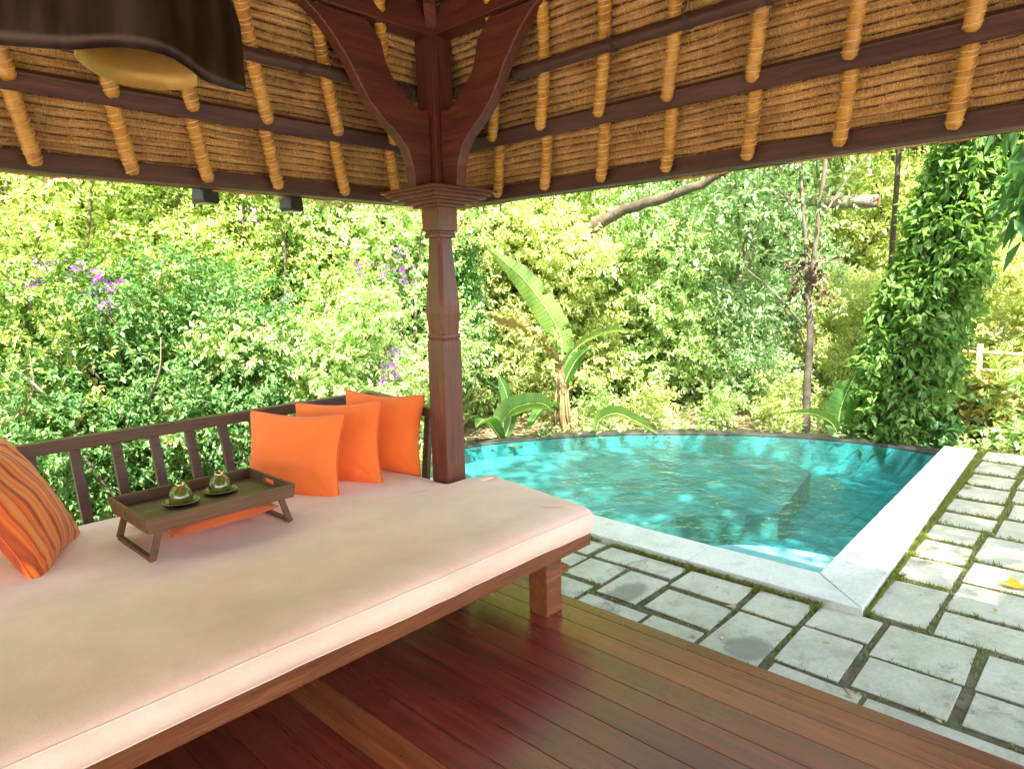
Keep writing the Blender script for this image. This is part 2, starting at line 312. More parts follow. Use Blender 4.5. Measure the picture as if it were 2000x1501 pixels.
M['banana_dry'] = blade_mat('torn banana leaf', (.3, .3, .1), (.36, .3, .14), .6)
M['midrib'] = plain('midrib', (.30, .36, .12), .5)
M['ban_stem'] = plain('banana stem', (.17, .12, .05), .7, .6, 14, .5)
M['pole'] = plain('bamboo pole', (.50, .38, .18), .6, .3, 10)
M['yellowleaf'] = plain('yellow leaf', (.65, .42, .02), .6, .25, 30)

# ---------------------------------------------------------------- ground, paving, pool
GZ = -.29
POOL = [(4.17, 6.6), (4.17, 1.34)] + [(7.95, 1.44)]
arc = catmull([(7.95, 1.44, 0), (8.0, 2.35, 0), (7.6, 3.42, 0), (6.68, 4.62, 0), (5.62, 5.38, 0), (4.9, 5.62, 0), (4.17, 5.7, 0)], 6)
outline = [(4.17, 1.34)]+[(p.x, p.y) for p in arc]        # counter-clockwise
def sheet(name, outer, hole, z, mat, kind='structure', **k):
    bm = bmesh.new(); es = []
    for loop in (outer, hole):
        if not loop: continue
        vs = [bm.verts.new((x, y, z)) for x, y in loop]; es += [bm.edges.new((vs[i], vs[(i+1) % len(vs)])) for i in range(len(vs))]
    bmesh.ops.triangle_fill(bm, use_beauty=True, use_dissolve=False, edges=es)
    bmesh.ops.recalc_face_normals(bm, faces=bm.faces)
    for f in bm.faces:
        if f.normal.z < 0: f.normal_flip()
    me = bpy.data.meshes.new(name); bm.to_mesh(me); bm.free(); o = link(name, me, mat); tag(o, kind=kind, **k); return o
def grow(poly, d):
    n = len(poly); out = []
    for i in range(n):
        p0, p1, p2 = (Vector(poly[(i+k-1) % n]) for k in range(3)); e1 = (p1-p0).normalized(); e2 = (p2-p1).normalized()
        n1 = Vector((e1.y, -e1.x)); n2 = Vector((e2.y, -e2.x)); m = (n1+n2).normalized(); out.append(tuple(p1+m*d/max(.35, m.dot(n1))))
    return out
sheet('ground', [(-150, -150), (150, -150), (150, 150), (-150, 150)], grow(outline, .12), GZ, M['ground'], label='garden earth strewn with dry leaves around the pavilion and pool')
sheet('path_bed', [(2.3, -4), (4.2, -4), (4.2, 1.2), (8.6, 1.3), (8.6, -4)][:0] or [(2.3, -5), (9.2, -5), (9.2, 1.14), (4.0, 1.14), (4.0, 6.2), (2.3, 6.2)], None, -.2585, M['soil'], label='dark mossy soil showing in the joints between the paving slabs')
# pool basin
pm = MB(); n = len(outline)
pm.add([(x, y, -.24) for x, y in outline]+[(x, y, -.60) for x, y in outline], [(i, (i+1) % n, (i+1) % n+n, i+n) for i in range(n)]+[tuple(range(n, 2*n))])
M['pool_wall'] = plain('pool wall tile', (.09, .40, .38), .5, .35, 5)
pool = thing('pool', 'small swimming pool with teal tiles, white stone coping and dark curved far rim', 'pool', (5.5, 3, GZ)); pool.location = (0, 0, 0)
me = pm.mesh('basin'); basin = link('basin', me, [M['tile'], M['pool_wall']], pool)
for p_ in me.polygons:
    if abs(p_.normal.z) < .5: p_.material_index = 1
lm = MB(); lp = [(4.2, 3.2), (5.25, 2.2), (6.9, 2.45), (7.6, 3.2), (6.6, 4.6), (5.5, 5.35), (4.2, 5.6)]
lm.prism([(4.18, 2.75), (4.95, 2.75), (5.55, 2.13), (7.0, 2.37), (7.3, 2.7), (7.1, 3.5), (7.05, 4.05), (6.62, 4.58), (5.58, 5.32), (4.18, 5.63)], 2, -.595, -.37); lm.build('ledge', M['ledge'], pool)
st = MB(); st.prism([(4.18, 1.36)]+[(4.18+.55*math.cos(t), 1.36+.85*math.sin(t)) for t in np.linspace(0.02, math.pi/2, 14)], 2, -.595, -.30); st.build('corner_step', M['coping'], pool)
# coping stones
def rect_block(name, quad, z0, z1, mat, parent, bevel=.006):
    m = MB(); m.prism(quad, 2, z0, z1); return m.build(name, mat, parent, bevel=bevel)
y = 1.0
ys = [1.02, 2.05, 3.1, 4.15, 5.2, 6.1]
for i in range(5):
    g = .002; y0 = ys[i]; y1 = ys[i+1]
    q = [(3.83, y0+g), (4.165, (1.34 if i == 0 else y0+g)), (4.165, y1-g), (3.83, y1-g)]
    if i == 0: q = [(3.84, 1.0), (4.175, 1.345), (4.165, y1-g), (3.83, y1-g)]
    rect_block('coping_stone', q, GZ, -.2, M['coping'], pool)
xs = [3.84, 4.95, 6.0, 7.05, 8.28]
for i in range(4):
    f = lambda x: .998+(x-3.84)*.034; h = lambda x: 1.335+(x-4.175)*.026
    g = .002; x0, x1 = xs[i], xs[i+1]
    q = [(x0+g, f(x0)), (x1-g, f(x1)), (x1-g, h(x1)), (max(x0+g, 4.178), h(max(x0, 4.178)))]
    rect_block('coping_stone', q, GZ, -.2, M['coping'], pool)
ro = grow(outline, .24); rl_ = grow(outline, .02)
for s0, s1 in ((1, 9), (9, 17), (17, 25), (25, 33), (33, len(outline)-1)):
    m = MB(); q = [outline[i] for i in range(s0, s1+1)]+[ro[i] for i in range(s1, s0-1, -1)]
    q = [(max(x, 4.172), max(yy, 1.455)) for x, yy in q]; m.prism(q, 2, -.2385, -.212)
    q = [rl_[i] for i in range(s0, s1+1)]+[ro[i] for i in range(s1, s0-1, -1)]; q = [(max(x, 4.172), max(yy, 1.455)) for x, yy in q]; m.prism(q, 2, -.9, -.2385); m.build('rim_stone', M['rim'], pool, bevel=.004)
lt = MB(); lt.lathe([(.001, .05), (.06, .045), (.10, .03), (.115, 0), (.12, -.03)], 20, cap=False); pl = lt.build('underwater_lamp', plain('lamp glass', (.7, .75, .72), .3, .05), pool, smooth=True); pl.location = (4.26, 2.06, -.34)
me = bpy.data.meshes.new('water'); wo = sheet('water', [(x, yy) for x, yy in outline], None, -.228, M['water'], label='clear teal pool water mirroring the trees'); tag(wo, cat='water')
# paving slabs
path = thing('path', 'irregular grey stone slabs laid with mossy joints beside the deck and pool', 'paving'); path['kind'] = 'structure'
SL = [(2.72, 3.12, 1.92, 2.313), (2.72, 3.12, 1.579, 1.866), (3.02, 3.47, 1.24, 1.53), (2.76, 3.09, .80, 1.18), (3.136, 3.53, .908, 1.19), (2.66, 3.08, .17, .755), (2.66, 3.08, -.6, .12), (3.141, 3.431, .467, .842), (3.15, 3.43, .12, .41),
 (3.485, 3.86, .478, .855), (3.478, 3.84, .13, .415), (3.277, 3.55, 2.355, 2.615), (3.176, 3.55, 2.04, 2.289), (2.9, 3.20, 2.36, 2.64), (3.19, 3.473, 1.586, 1.97), (3.61, 3.80, 2.05, 2.62), (3.53, 3.80, 1.60, 1.99), (3.525, 3.80, 1.255, 1.535),
 (3.58, 3.85, .91, 1.19), (3.93, 4.47, .72, .975), (3.60, 3.80, 2.69, 3.1), (3.26, 3.54, 2.67, 3.0), (4.27, 4.667, .25, .665), (3.91, 4.21, .22, .666), (4.56, 4.93, .72, .99), (5.40, 5.72, .74, 1.01), (4.99, 5.32, .72, 1.0), (5.15, 5.66, .28, .677), (4.73, 5.09, .26, .665),
 (5.80, 6.09, .69, 1.01), (6.16, 6.51, .70, 1.02), (6.60, 6.99, .72, 1.03), (7.07, 7.45, .73, 1.04), (7.54, 8.0, .75, 1.06), (8.08, 8.5, .7, 1.08), (5.72, 6.15, .3, .64), (6.22, 6.62, .26, .63), (6.69, 7.05, .3, .66), (7.13, 7.5, .28, .67), (7.58, 8.0, .3, .68)]
yy0 = .1
for r in range(4):
    x = 2.72 if r else 3.2
    x = 3.15 if r == 0 else 2.72
    hgt = random.uniform(.33, .42); 
    while x < 8.2:
        wd = random.uniform(.32, .52); y1 = yy0-.03-r*.005
        SL.append((x, x+wd, y1-hgt, y1-.02)); x += wd+.07
    yy0 -= hgt+.06
SL = [s for s in SL if not (s[0] < 3.1 and s[3] < .1 and s[2] > -.65)]
for yk in (3.1, 3.5, 3.9, 4.4, 4.9): SL += [(3.25, 3.55, yk, yk+.36), (2.8, 3.18, yk-.1, yk+.28)]
SL = [(a0-.009, a1+.009, b0-.009, b1+.009) for a0, a1, b0, b1 in SL]
for k, (x0, x1, y0, y1) in enumerate(SL):
    j = lambda: random.uniform(-.009, .009); dz = random.uniform(-.004, .003)
    q = [(x0+j(), y0+j()), (x1+j(), y0+j()), (x1+j(), y1+j()), (x0+j(), y1+j())]
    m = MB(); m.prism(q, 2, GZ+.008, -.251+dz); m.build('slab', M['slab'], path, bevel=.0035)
def blades(name, pts, hmin, hmax, wid, mat, parent=None):
    n = len(pts); pts = np.asarray(pts); h = rng.uniform(hmin, hmax, n); th = rng.uniform(0, 6.283, n); ln = rng.uniform(.1, .8, n)*h
    dx = np.cos(th); dy = np.sin(th); V = np.zeros((n, 4, 3)); V[:, 0] = pts; V[:, 1] = pts; V[:, 0, 0] -= dy*wid/2; V[:, 0, 1] += dx*wid/2; V[:, 1, 0] += dy*wid/2; V[:, 1, 1] -= dx*wid/2
    V[:, 2] = pts+np.stack([dx*ln*.4+dy*wid/3, dy*ln*.4-dx*wid/3, h*.65], 1); V[:, 3] = pts+np.stack([dx*ln, dy*ln, h], 1)
    F = np.arange(n*4).reshape(n, 4); return link(name, npmesh(name, V.reshape(-1, 3), F), mat, parent)
def inslab(p):
    m = np.zeros(len(p), bool)
    for x0, x1, y0, y1 in SL: m |= (p[:, 0] > x0-.004) & (p[:, 0] < x1+.004) & (p[:, 1] > y0-.004) & (p[:, 1] < y1+.004)
    m |= (p[:, 0] > 3.82) & (p[:, 1] > .992+(p[:, 0]-3.84)*.034); return m
def grasspts(n, x0, x1, y0, y1, z, dens):
    p = np.stack([rng.uniform(x0, x1, n), rng.uniform(y0, y1, n)], 1); k = dens(p); p = p[(rng.uniform(0, 1, n) < k) & ~inslab(p)]
    return np.c_[p, np.full(len(p), z)]
def gd(p):
    nz = vnoise(p[:, 0]*5, p[:, 1]*5, 3)*vnoise(p[:, 0]*17, p[:, 1]*17, 5)
    far = np.clip((p[:, 0]-3.6)/1.2, 0, 1)
    return np.clip(nz*1.9-.12, 0, 1)*(.45+.55*far)+far*.3
P1 = grasspts(230000, 2.6, 8.6, -.9, 3.2, -.2585, gd)
edge = np.concatenate([np.c_[3.835-np.abs(rng.normal(0, .03, 16000)), rng.uniform(.95, 3.6, 16000)], np.c_[rng.uniform(3.8, 8.3, 14000), np.zeros(14000)]])
m_ = edge[:, 1] == 0; edge[m_, 1] = .992+(edge[m_, 0]-3.84)*.034-np.abs(rng.normal(0, .03, m_.sum()))
kk = vnoise(edge[:, 0]*6, edge[:, 1]*6, 9) > .12; edge = edge[kk]; edge = edge[~inslab(edge)]
tag(blades('joint_grass', P1, .012, .035, .006, M['grass']), 'short green grass and moss tufts growing in the joints between slabs', 'grass', kind='stuff')
tag(blades('edge_grass', np.c_[edge, np.full(len(edge), -.2585)], .018, .05, .004, M['grass']), 'fringe of longer yellow green grass along the foot of the white coping', 'grass', kind='stuff')

# ---------------------------------------------------------------- leaves
def leafmesh(name, base, dirs, up, L, W, fold=.25, droop=.15):
    n = len(base); dirs = dirs/np.linalg.norm(dirs, axis=1, keepdims=True); side = np.cross(dirs, up); side /= np.linalg.norm(side, axis=1, keepdims=True)+1e-9; nr = np.cross(side, dirs)
    L = L[:, None]; W = W[:, None]; V = np.zeros((n, 4, 3)); V[:, 0] = base; mid = base+dirs*L*.45
    V[:, 1] = mid+side*W/2+nr*W*fold; V[:, 3] = mid-side*W/2+nr*W*fold; V[:, 2] = base+dirs*L-nr*L*droop
    V1 = V.reshape(-1, 3); q = np.arange(n)[:, None]*4; F = np.concatenate([q+np.array([[0, 1, 2]]), q+np.array([[0, 2, 3]])], 1).reshape(-1, 3)
    return npmesh(name, V1, F, 3)
def twigs(P, D, tl, per, size, spread=.9, w=.45, upb=.5):   # P twig bases, D twig dirs -> leaves
    n = len(P); t = np.tile(np.linspace(.15, 1, per), n)[:, None]; B = np.repeat(P, per, 0); Dr = np.repeat(D/np.linalg.norm(D, axis=1, keepdims=True), per, 0); T = np.repeat(tl, per)[:, None]
    base = B+Dr*T*t; base[:, 2] -= (T[:, 0]*t[:, 0])**2*.35
    r = rng.normal(0, 1, (n*per, 3)); r -= Dr*(r*Dr).sum(1, keepdims=True); r /= np.linalg.norm(r, axis=1, keepdims=True)
    d = Dr*.55+r*spread; d[:, 2] += -.15
    up = np.array([[0, 0, 1.]])*upb*2+rng.normal(0, .45, (n*per, 3)); s = size*rng.uniform(.45, 1.45, n*per); return base, d, up, s, s*w
def crown_pts(n, rad, clumps, seed, hollow=.5, flat=1.0, zlow=-1.0):
    r = np.random.default_rng(seed); c = r.normal(0, 1, (clumps, 3)); c /= np.linalg.norm(c, axis=1, keepdims=True); c *= r.uniform(hollow, 1.0, (clumps, 1))*(1+.18*(r.uniform(0, 1, (clumps, 1)) > .8)); c[:, 2] = np.maximum(c[:, 2], zlow)
    cr = r.uniform(.13, .30, clumps); k = r.choice(clumps, n, p=cr**2/np.sum(cr**2)); o = r.normal(0, 1, (n, 3)); o /= np.linalg.norm(o, axis=1, keepdims=True); o *= (r.uniform(.2, 1, (n, 1))**.6)
    p = (c[k]+o*cr[k][:, None]*np.array([1, 1, .75])); d = p*.6+o*1.0; return p*np.array(rad), d, c*np.array(rad)
def crown(name, n, rad, clumps, seed, per=9, leaf=.09, tl=.25, w=.45, hollow=.5, zlow=-1., mat=None):
    p, d, c = crown_pts(n, rad, clumps, seed, hollow, zlow=zlow); d = d*np.array([1, 1, .6])+np.array([0, 0, .1])
    me = leafmesh(name, *twigs(p, d, rng.uniform(.6, 1.3, n)*tl, per, leaf, w=w)); me.materials.append(mat) if mat else None; return me, c
def trunkmesh(path, r0, r1, limbs, n=9, wob=.03):
    m = MB(); pts = catmull(path, 5); k = len(pts)
    m.tube([p+Vector((random.gauss(0, wob*.4), random.gauss(0, wob*.4), 0)) for p in pts], [r0+(r1-r0)*i/(k-1) for i in range(k)], n)
    for t0, end, rr in limbs:
        s = pts[int(t0*(k-1))]; e = Vector(end); mid = (s+e)/2+Vector((random.uniform(-.15, .15), random.uniform(-.15, .15), random.uniform(.0, .25)))*(e-s).length
        q = catmull([s, mid, e], 5); m.tube(q, [rr*(1-.75*i/(len(q)-1)) for i in range(len(q))], 6)
    return m
def tree(name, label, cat, loc, trunk, crn, matT, matC, group=None, scale=1, rz=0, crown_at=(0, 0, 3), leafname='crown'):
    t = thing(name, label, cat, loc, rz, group); t.scale = (scale,)*3
    trunk.build('trunk', matT, t, smooth=True)
    o = link(leafname, crn, None, t)
    if matC: o.data.materials.clear(); o.data.materials.append(matC)
    o.location = crown_at; return t
def copytree(src, loc, rz, sc, label, mat=None):
    r = src.copy(); COL.objects.link(r); r.location = loc; r.rotation_euler = (0, 0, rz); r.scale = (sc,)*3 if not isinstance(sc, tuple) else sc; r['label'] = label
    for ch in src.children:
        cc = ch.copy(); COL.objects.link(cc); cc.parent = r
        if mat and ch.name.split('.')[0] in ('crown', 'foliage'):
            cc.material_slots[0].link = 'OBJECT'; cc.material_slots[0].material = mat
    return r

# bougainvillea shrubs behind the railing
GR_SHRUB = 'flowering shrubs forming the hedge behind the railing'
def shrub_mesh(seed, rad, n, leaf=.055, clumps=150):
    p, d, c = crown_pts(n, rad, clumps, seed, .25, zlow=-.95); d = d*np.array([1, 1, .7])+np.array([0, 0, .25])
    return leafmesh('foliage', *twigs(p, d, rng.uniform(.6, 1.3, n)*.17, 10, leaf, w=.5)), c
def shrub_stems(c, base=(0, 0, -1)):
    m = MB()
    for k in range(0, len(c), 3):
        e = Vector(c[k]); s = Vector((e.x*.25+random.uniform(-.2, .2), e.y*.25+random.uniform(-.2, .2), base[2])); mid = (s+e)/2+Vector((random.uniform(-.2, .2), random.uniform(-.2, .2), .15))
        q = catmull([s, mid, e], 4); m.tube(q, [.02*(1-.7*i/(len(q)-1)) for i in range(len(q))], 5)
    return m
def flowers(pts, mat, parent, spread=.12, n=70, size=.035):
    p = np.repeat(np.array(pts), n, 0)+rng.normal(0, 1, (len(pts)*n, 3))*spread*np.array([1, 1, .8])
    d = rng.normal(0, 1, p.shape); up = rng.normal(0, 1, p.shape); s = np.full(len(p), size)
    return link('blossom', leafmesh('blossom', p, d, up, s, s*.85, .1, .1), mat, parent)
SH = []
def shrub(label, loc, rad, n, seed, mat, clumps=150, leaf=.055):
    t = thing('flowering_shrub', label, 'shrub', (loc[0], loc[1], GZ), 0, GR_SHRUB); me, c = shrub_mesh(seed, rad, n, leaf, clumps)
    o = link('foliage', me, mat, t); o.location = (0, 0, rad[2]*.93); s = shrub_stems(c, (0, 0, -rad[2]*.93)).build('stems', M['bark'], t, smooth=True); s.location = o.location
    q_ = np.random.default_rng(seed+50); cc_ = np.array(c)[q_.integers(0, len(c), 34)]*1.04; pp_ = np.repeat(cc_, 9, 0)+q_.normal(0, .09, (34*9, 3)); g = link('new_growth', leafmesh('new_growth', *twigs(pp_, q_.normal(0, 1, pp_.shape)+np.array([0, 0, .8]), np.full(len(pp_), .12), 8, leaf*1.25, w=.5)), M['leaf_lime'], t); g.location = o.location
    tw = MB()
    for e_ in np.array(c)[q_.integers(0, len(c), 45)]:
        e_ = Vector(e_)*1.08; d_ = Vector(q_.normal(0, 1, 3)); d_.z = abs(d_.z)+.3; d_.normalize(); L_ = q_.uniform(.3, .8); tw.tube(catmull([e_-d_*L_*.6, e_+Vector(q_.normal(0, .04, 3)), e_+d_*L_*.4], 3), [.008, .008, .007, .006, .005, .004, .003], 4)
    tw = tw.build('bare_twigs', M['bark_pale'], t, smooth=True); tw.location = o.location; tw['kind'] = 'stuff'; SH.append(t); return t
s1 = shrub('dark leafy shrub with violet blossom sprays at the far left of the hedge', (1.0, 6.6), (1.7, 1.3, 2.6), 12500, 1, M['leaf_hedge'], leaf=.045)
s2 = shrub('broad bright shrub with scattered pink blossom behind the middle of the railing', (3.0, 6.7), (1.6, 1.25, 2.8), 12500, 2, M['leaf_hedge'], leaf=.045)
s3 = shrub('tall sunlit shrub with pale purple blossom left of the carved post', (4.55, 6.5), (1.25, 1.1, 2.5), 9000, 3, M['leaf_mid'])
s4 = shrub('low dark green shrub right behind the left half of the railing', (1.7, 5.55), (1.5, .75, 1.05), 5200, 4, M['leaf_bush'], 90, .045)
s5 = shrub('low mid green shrub behind the orange pillows and railing corner', (3.5, 5.5), (1.15, .75, .95), 7500, 5, M['leaf_mid'], 90, .048)
s6 = shrub('tall yellow green shrub behind the hedge under the eave at left', (.6, 8.6), (2.6, 1.4, 4.2), 13000, 6, M['leaf_lime'], 160, .075)
s7 = shrub('tall pale shrub rising behind the hedge left of the post', (4.0, 8.4), (2.4, 1.4, 4.4), 13000, 7, M['leaf_lime'], 160, .075)

# ---------------------------------------------------------------- trees
GT = 'trees of the garden grove beyond the pool'
cmA, cA = crown('crown', 8500, (2.6, 2.6, 2.9), 120, 21, 10, .10, .30)
cmB, cB = crown('crown', 6800, (2.3, 2.3, 3.4), 120, 22, 10, .09, .28, hollow=.4)
cmC, cC = crown('crown', 6000, (1.7, 1.7, 1.9), 90, 23, 10, .075, .22, hollow=.35)
def limbs(c, k, off, rr=.05): return [(random.uniform(.45, .95), Vector(c[i])+Vector(off), rr) for i in range(0, len(c), k)]
tA = tree('leafy_tree', 'leafy tree straight behind the banana plant in the grove', 'tree', (8.9, 8.2, GZ), trunkmesh([(0, 0, 0), (.15, .1, 1.5), (0, 0, 3), (.1, 0, 4.5)], .18, .07, limbs(cA, 4, (0, 0, 4.2))), cmA, M['bark'], M['leaf_mid'], GT, crown_at=(0, 0, 4.2))
tB = tree('leafy_tree', 'tall loose tree behind the middle of the pool', 'tree', (12.0, 7.2, GZ), trunkmesh([(0, 0, 0), (-.1, .1, 1.5), (.1, 0, 3), (0, 0, 4.5)], .15, .06, limbs(cB, 4, (0, 0, 4.2))), cmB, M['bark_pale'], M['leaf_lime'], GT, crown_at=(0, 0, 4.3))
tC = tree('leafy_shrub', 'rounded leafy shrub just behind the middle of the dark pool rim', 'shrub', (9.3, 6.0, GZ), trunkmesh([(0, 0, 0), (.05, .1, .6), (0, 0, 1.4)], .06, .03, limbs(cC, 6, (0, 0, 1.7), .025)), cmC, M['bark'], M['leaf_mid'], 'shrubs behind the pool rim', crown_at=(0, 0, 1.7))
for loc, rz, sc, lab, mt in [
 ((6.6, 9.8, GZ), 1.1, 1.1, 'dark leafy tree right beside the carved post behind the hedge', M['leaf_blue']),
 ((14.2, 4.0, GZ), 2.2, 1.15, 'yellow green tree behind the pale forked slim tree', M['leaf_lime']),
 ((16.2, 1.6, GZ), 3.0, 1.0, 'pale tree at the right beyond the bamboo railing', M['leaf_lime']),
 ((2.5, 12.0, GZ), 4.0, 1.5, 'tall tree rising far behind the hedge at left', M['leaf_lime']),
 ((-2.5, 10.5, GZ), 5.0, 1.5, 'tree at the far left edge behind the hedge', M['leaf_mid']),
 ((10.4, 10.8, GZ), .5, 1.4, 'tall tree far behind the banana plant', M['leaf_mid']),
 ((17.0, 8.6, GZ), 2.7, 1.4, 'far tree behind the middle of the grove', M['leaf_mid']),
 ((18.5, -2.5, GZ), 3.7, 1.3, 'far tree at the right edge of the clearing', M['leaf_lime'])]:
    copytree(tA, loc, rz, sc, lab, mt)
for loc, rz, sc, lab, mt in [
 ((10.6, 5.4, GZ), 1.4, .95, 'blue green tree with drooping foliage above the pool centre', M['leaf_blue']),
 ((15.0, 10.5, GZ), 2.4, 1.5, 'far tall tree showing above the long bare branch', M['leaf_mid']),
 ((18.0, 3.2, GZ), 3.4, 1.5, 'far lime tree between slim tree and ivy column', M['leaf_lime']),
 ((6.0, 13.5, GZ), 4.4, 1.5, 'far lime tree behind the post', M['leaf_lime']),
 ((21.0, 0.5, GZ), .4, 1.6, 'distant tree behind the ivy covered trunk', M['leaf_lime']),
 ((14.5, -2.6, GZ), 5.4, .9, 'leafy tree at the right edge over the clearing', M['leaf_lime'])]:
    copytree(tB, loc, rz, sc, lab, mt)
for loc, rz, sc, lab, mt in [
 ((7.2, 6.9, GZ), 1.2, .95, 'dense bright bush directly behind the banana plant', M['leaf_lime']),
 ((9.7, 4.4, GZ), 2.2, .62, 'airy pale bush left of the forked slim tree', M['leaf_blue']),
 ((10.9, 3.1, GZ), 3.2, .6, 'small sunlit bush behind the forked slim tree', M['leaf_lime']),
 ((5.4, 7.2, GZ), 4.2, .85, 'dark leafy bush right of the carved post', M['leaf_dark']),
 ((13.2, 4.9, GZ), 5.2, .8, 'wide bush in the middle distance beyond the pool', M['leaf_mid']),
 ((13.4, 2.2, GZ), .2, .9, 'light bush beside the bamboo railing', M['leaf_lime']),
 ((16.0, .2, GZ), 1.7, 1.0, 'bush at the back of the bright clearing', M['leaf_mid']),
 ((10.2, -.2, GZ), 2.9, .45, 'low bush at the right edge behind the paving', M['leaf_mid']),
 ((10.9, 7.0, GZ), 3.9, 1.2, 'bushy thicket behind the pool between two trees', M['leaf_mid'])]:
    copytree(tC, loc, rz, sc, lab, mt)
# a loose shade tree behind the pavilion throws dapples over the pool
cmD, cD = crown('crown', 1500, (3.3, 3.3, 1.7), 110, 61, 9, .12, .45, hollow=.1)
tree('shade_tree', 'loose shade tree standing beyond the right end of the deck outside the view', 'tree', (3.9, -2.6, GZ), trunkmesh([(0, 0, 0), (-.2, .1, 3), (-.9, .4, 6), (-1.9, .5, 8.6)], .2, .08, limbs(cD, 6, (-2.4, .5, 8.9), .04)), cmD, M['bark'], M['leaf_mid'], crown_at=(-2.4, .5, 9.1))
copytree([o for o in COL.objects if o.name == 'shade_tree'][0], (4.9, -5.0, GZ), 0, 1.0, 'second shade tree farther back outside the view')
sheet('bounce_paving', [(-14, -14), (9.5, -14), (9.5, -5.2), (2.2, -5.2), (2.2, -2.7), (-2.75, -2.7), (-2.75, 4.0), (-14, 4.0)], None, GZ+.012, M['plinth'], label='unseen pale stone paving added behind the pavilion to bounce sun inside')  # added out of view: pale surface that bounces sunlight up under the roof

# dark leaning trunk with the long branch
def wpath(L): return [Vector(p) for p in L]
bt = thing('old_tree', 'old dark leaning tree with one long bare branch arching over the pool garden', 'tree', (8.0, 8.1, GZ))
m = MB(); q = catmull([(0, 0, 0), (-.15, -.1, 1.2), (.1, -.1, 2.0), (-.1, .2, 3.2), (-.4, .3, 5)], 6); m.tube([p+Vector((random.gauss(0, .02), random.gauss(0, .02), 0)) for p in q], [.26-.12*i/(len(q)-1) for i in range(len(q))], 12); m.build('trunk', M['bark'], bt, smooth=True)
m = MB(); q = catmull([Vector(p)-Vector((8.0, 8.1, GZ)) for p in ((8.0, 7.7, 1.5), (7.5, 6.55, 1.83), (7.5, 5.98, 2.13), (7.45, 5.54, 2.28), (7.5, 5.13, 2.48), (7.5, 4.74, 2.57), (7.5, 4.04, 2.7), (7.6, 3.3, 3.0))], 6); m.tube([p+Vector((random.gauss(0, .012),)*3) for p in q], [.12-.075*i/(len(q)-1) for i in range(len(q))], 9); m.build('branch', M['bark'], bt, smooth=True)
# sawn branch and slim forked tree
ft = thing('slim_tree', 'slim pale tree forking into two thin stems behind the pool rim', 'tree', (8.38, 2.91, GZ)); ft.scale = (1.08,)*3
m = MB(); q = catmull([(0, 0, 0), (.02, .02, .6), (0, 0, 1.2), (.0, .05, 1.6)], 5); m.tube(q, [.048-.012*i/(len(q)-1) for i in range(len(q))], 8)
q = catmull([(0, .04, 1.5), (.02, .1, 2.2), (.0, .18, 3.0), (.0, .25, 4.6)], 5); m.tube(q, [.024-.008*i/(len(q)-1) for i in range(len(q))], 7)
q = catmull([(0, .04, 1.45), (-.02, -.03, 2.2), (.0, -.10, 3.2), (0, -.2, 4.6)], 5); m.tube(q, [.03-.01*i/(len(q)-1) for i in range(len(q))], 7)
for e, s in (((.3, .5, 1.5), (0, 0, .9)), ((-.2, .7, 1.9), (0, .05, 1.2)), ((.2, -.5, 3.1), (0, -.08, 2.4)), ((-.2, .75, 3.2), (0, .15, 2.4))): m.tube(catmull([s, ((s[0]+e[0])/2, (s[1]+e[1])/2, (s[2]+e[2])/2+.05), e], 4), [.014-.008*i/8 for i in range(9)], 5)
m.build('trunk', M['bark_mid'], ft, smooth=True)
p = rng.normal(0, 1, (500, 3))*np.array([.5, .7, .45])+np.array([0, .4, 4.0]); link('crown', leafmesh('crown', *twigs(p, rng.normal(0, 1, p.shape), np.full(500, .25), 8, .09)), M['leaf_blue'], ft)
p = rng.normal(0, 1, (60, 3))*np.array([.1, .16, .14])+np.array([0, 0, 1.75]); link('dead_leaves', leafmesh('dead_leaves', *twigs(p, rng.normal(0, 1, p.shape), np.full(60, .12), 6, .07)), plain('withered leaves', (.12, .075, .05), .9, .4), ft)
p = rng.normal(0, 1, (420, 3))*np.array([.3, .45, .7])+np.array([.1, .75, 3.0]); link('foliage', leafmesh('foliage', *twigs(p, rng.normal(0, 1, p.shape), np.full(420, .25), 8, .08)), M['leaf_blue'], ft)
sb = thing('sawn_branch_tree', 'grey tree limb sawn off to a pinkish end above the slim forked tree', 'tree', (9.2, 3.44, GZ-.06))
m = MB(); q = catmull([(.6, 1.2, 0), (.4, .9, 2), (0, .4, 2.95), (0, 0, 2.98), (0, -.45, 2.9), (0, -.98, 2.86)], 5); m.tube([p+Vector((random.gauss(0, .012),)*3) for p in q], [.12, .11, .11, .10, .10, .095, .095, .09, .085, .085]+[.078]*(len(q)-10), 10); m.build('limb', M['bark_pale'], sb, smooth=True)
m = MB(); m.tube([(0, -.975, 2.86), (0, -.985, 2.859)], .07, 12); m.build('sawn_end', M['cutwood'], sb)
# two thin background trunks
for loc, h, r, lab in (((9.6, 2.35, GZ), 6, .045, 'thin dark vine hung trunk left of the ivy column'), ((10.6, 6.6, GZ), 6, .06, 'thin straight trunk under the long branch'), ((7.0, 8.6, GZ), 6, .08, 'thin grey trunk close right of the post')):
    t = thing('thin_tree', lab, 'tree', loc, 0, GT); m = MB(); q = catmull([(0, 0, 0), (.08, .05, h*.3), (-.06, 0, h*.6), (.05, .05, h)], 5); m.tube(q, [r*(1-.5*i/(len(q)-1)) for i in range(len(q))], 7)
    m.build('trunk', M['bark'], t, smooth=True); p = rng.normal(0, 1, (250, 3))*np.array([.8, .8, .6])+np.array([0, 0, h-.4]); link('crown', leafmesh('crown', *twigs(p, rng.normal(0, 1, p.shape), np.full(250, .3), 8, .12)), M['leaf_mid'], t)

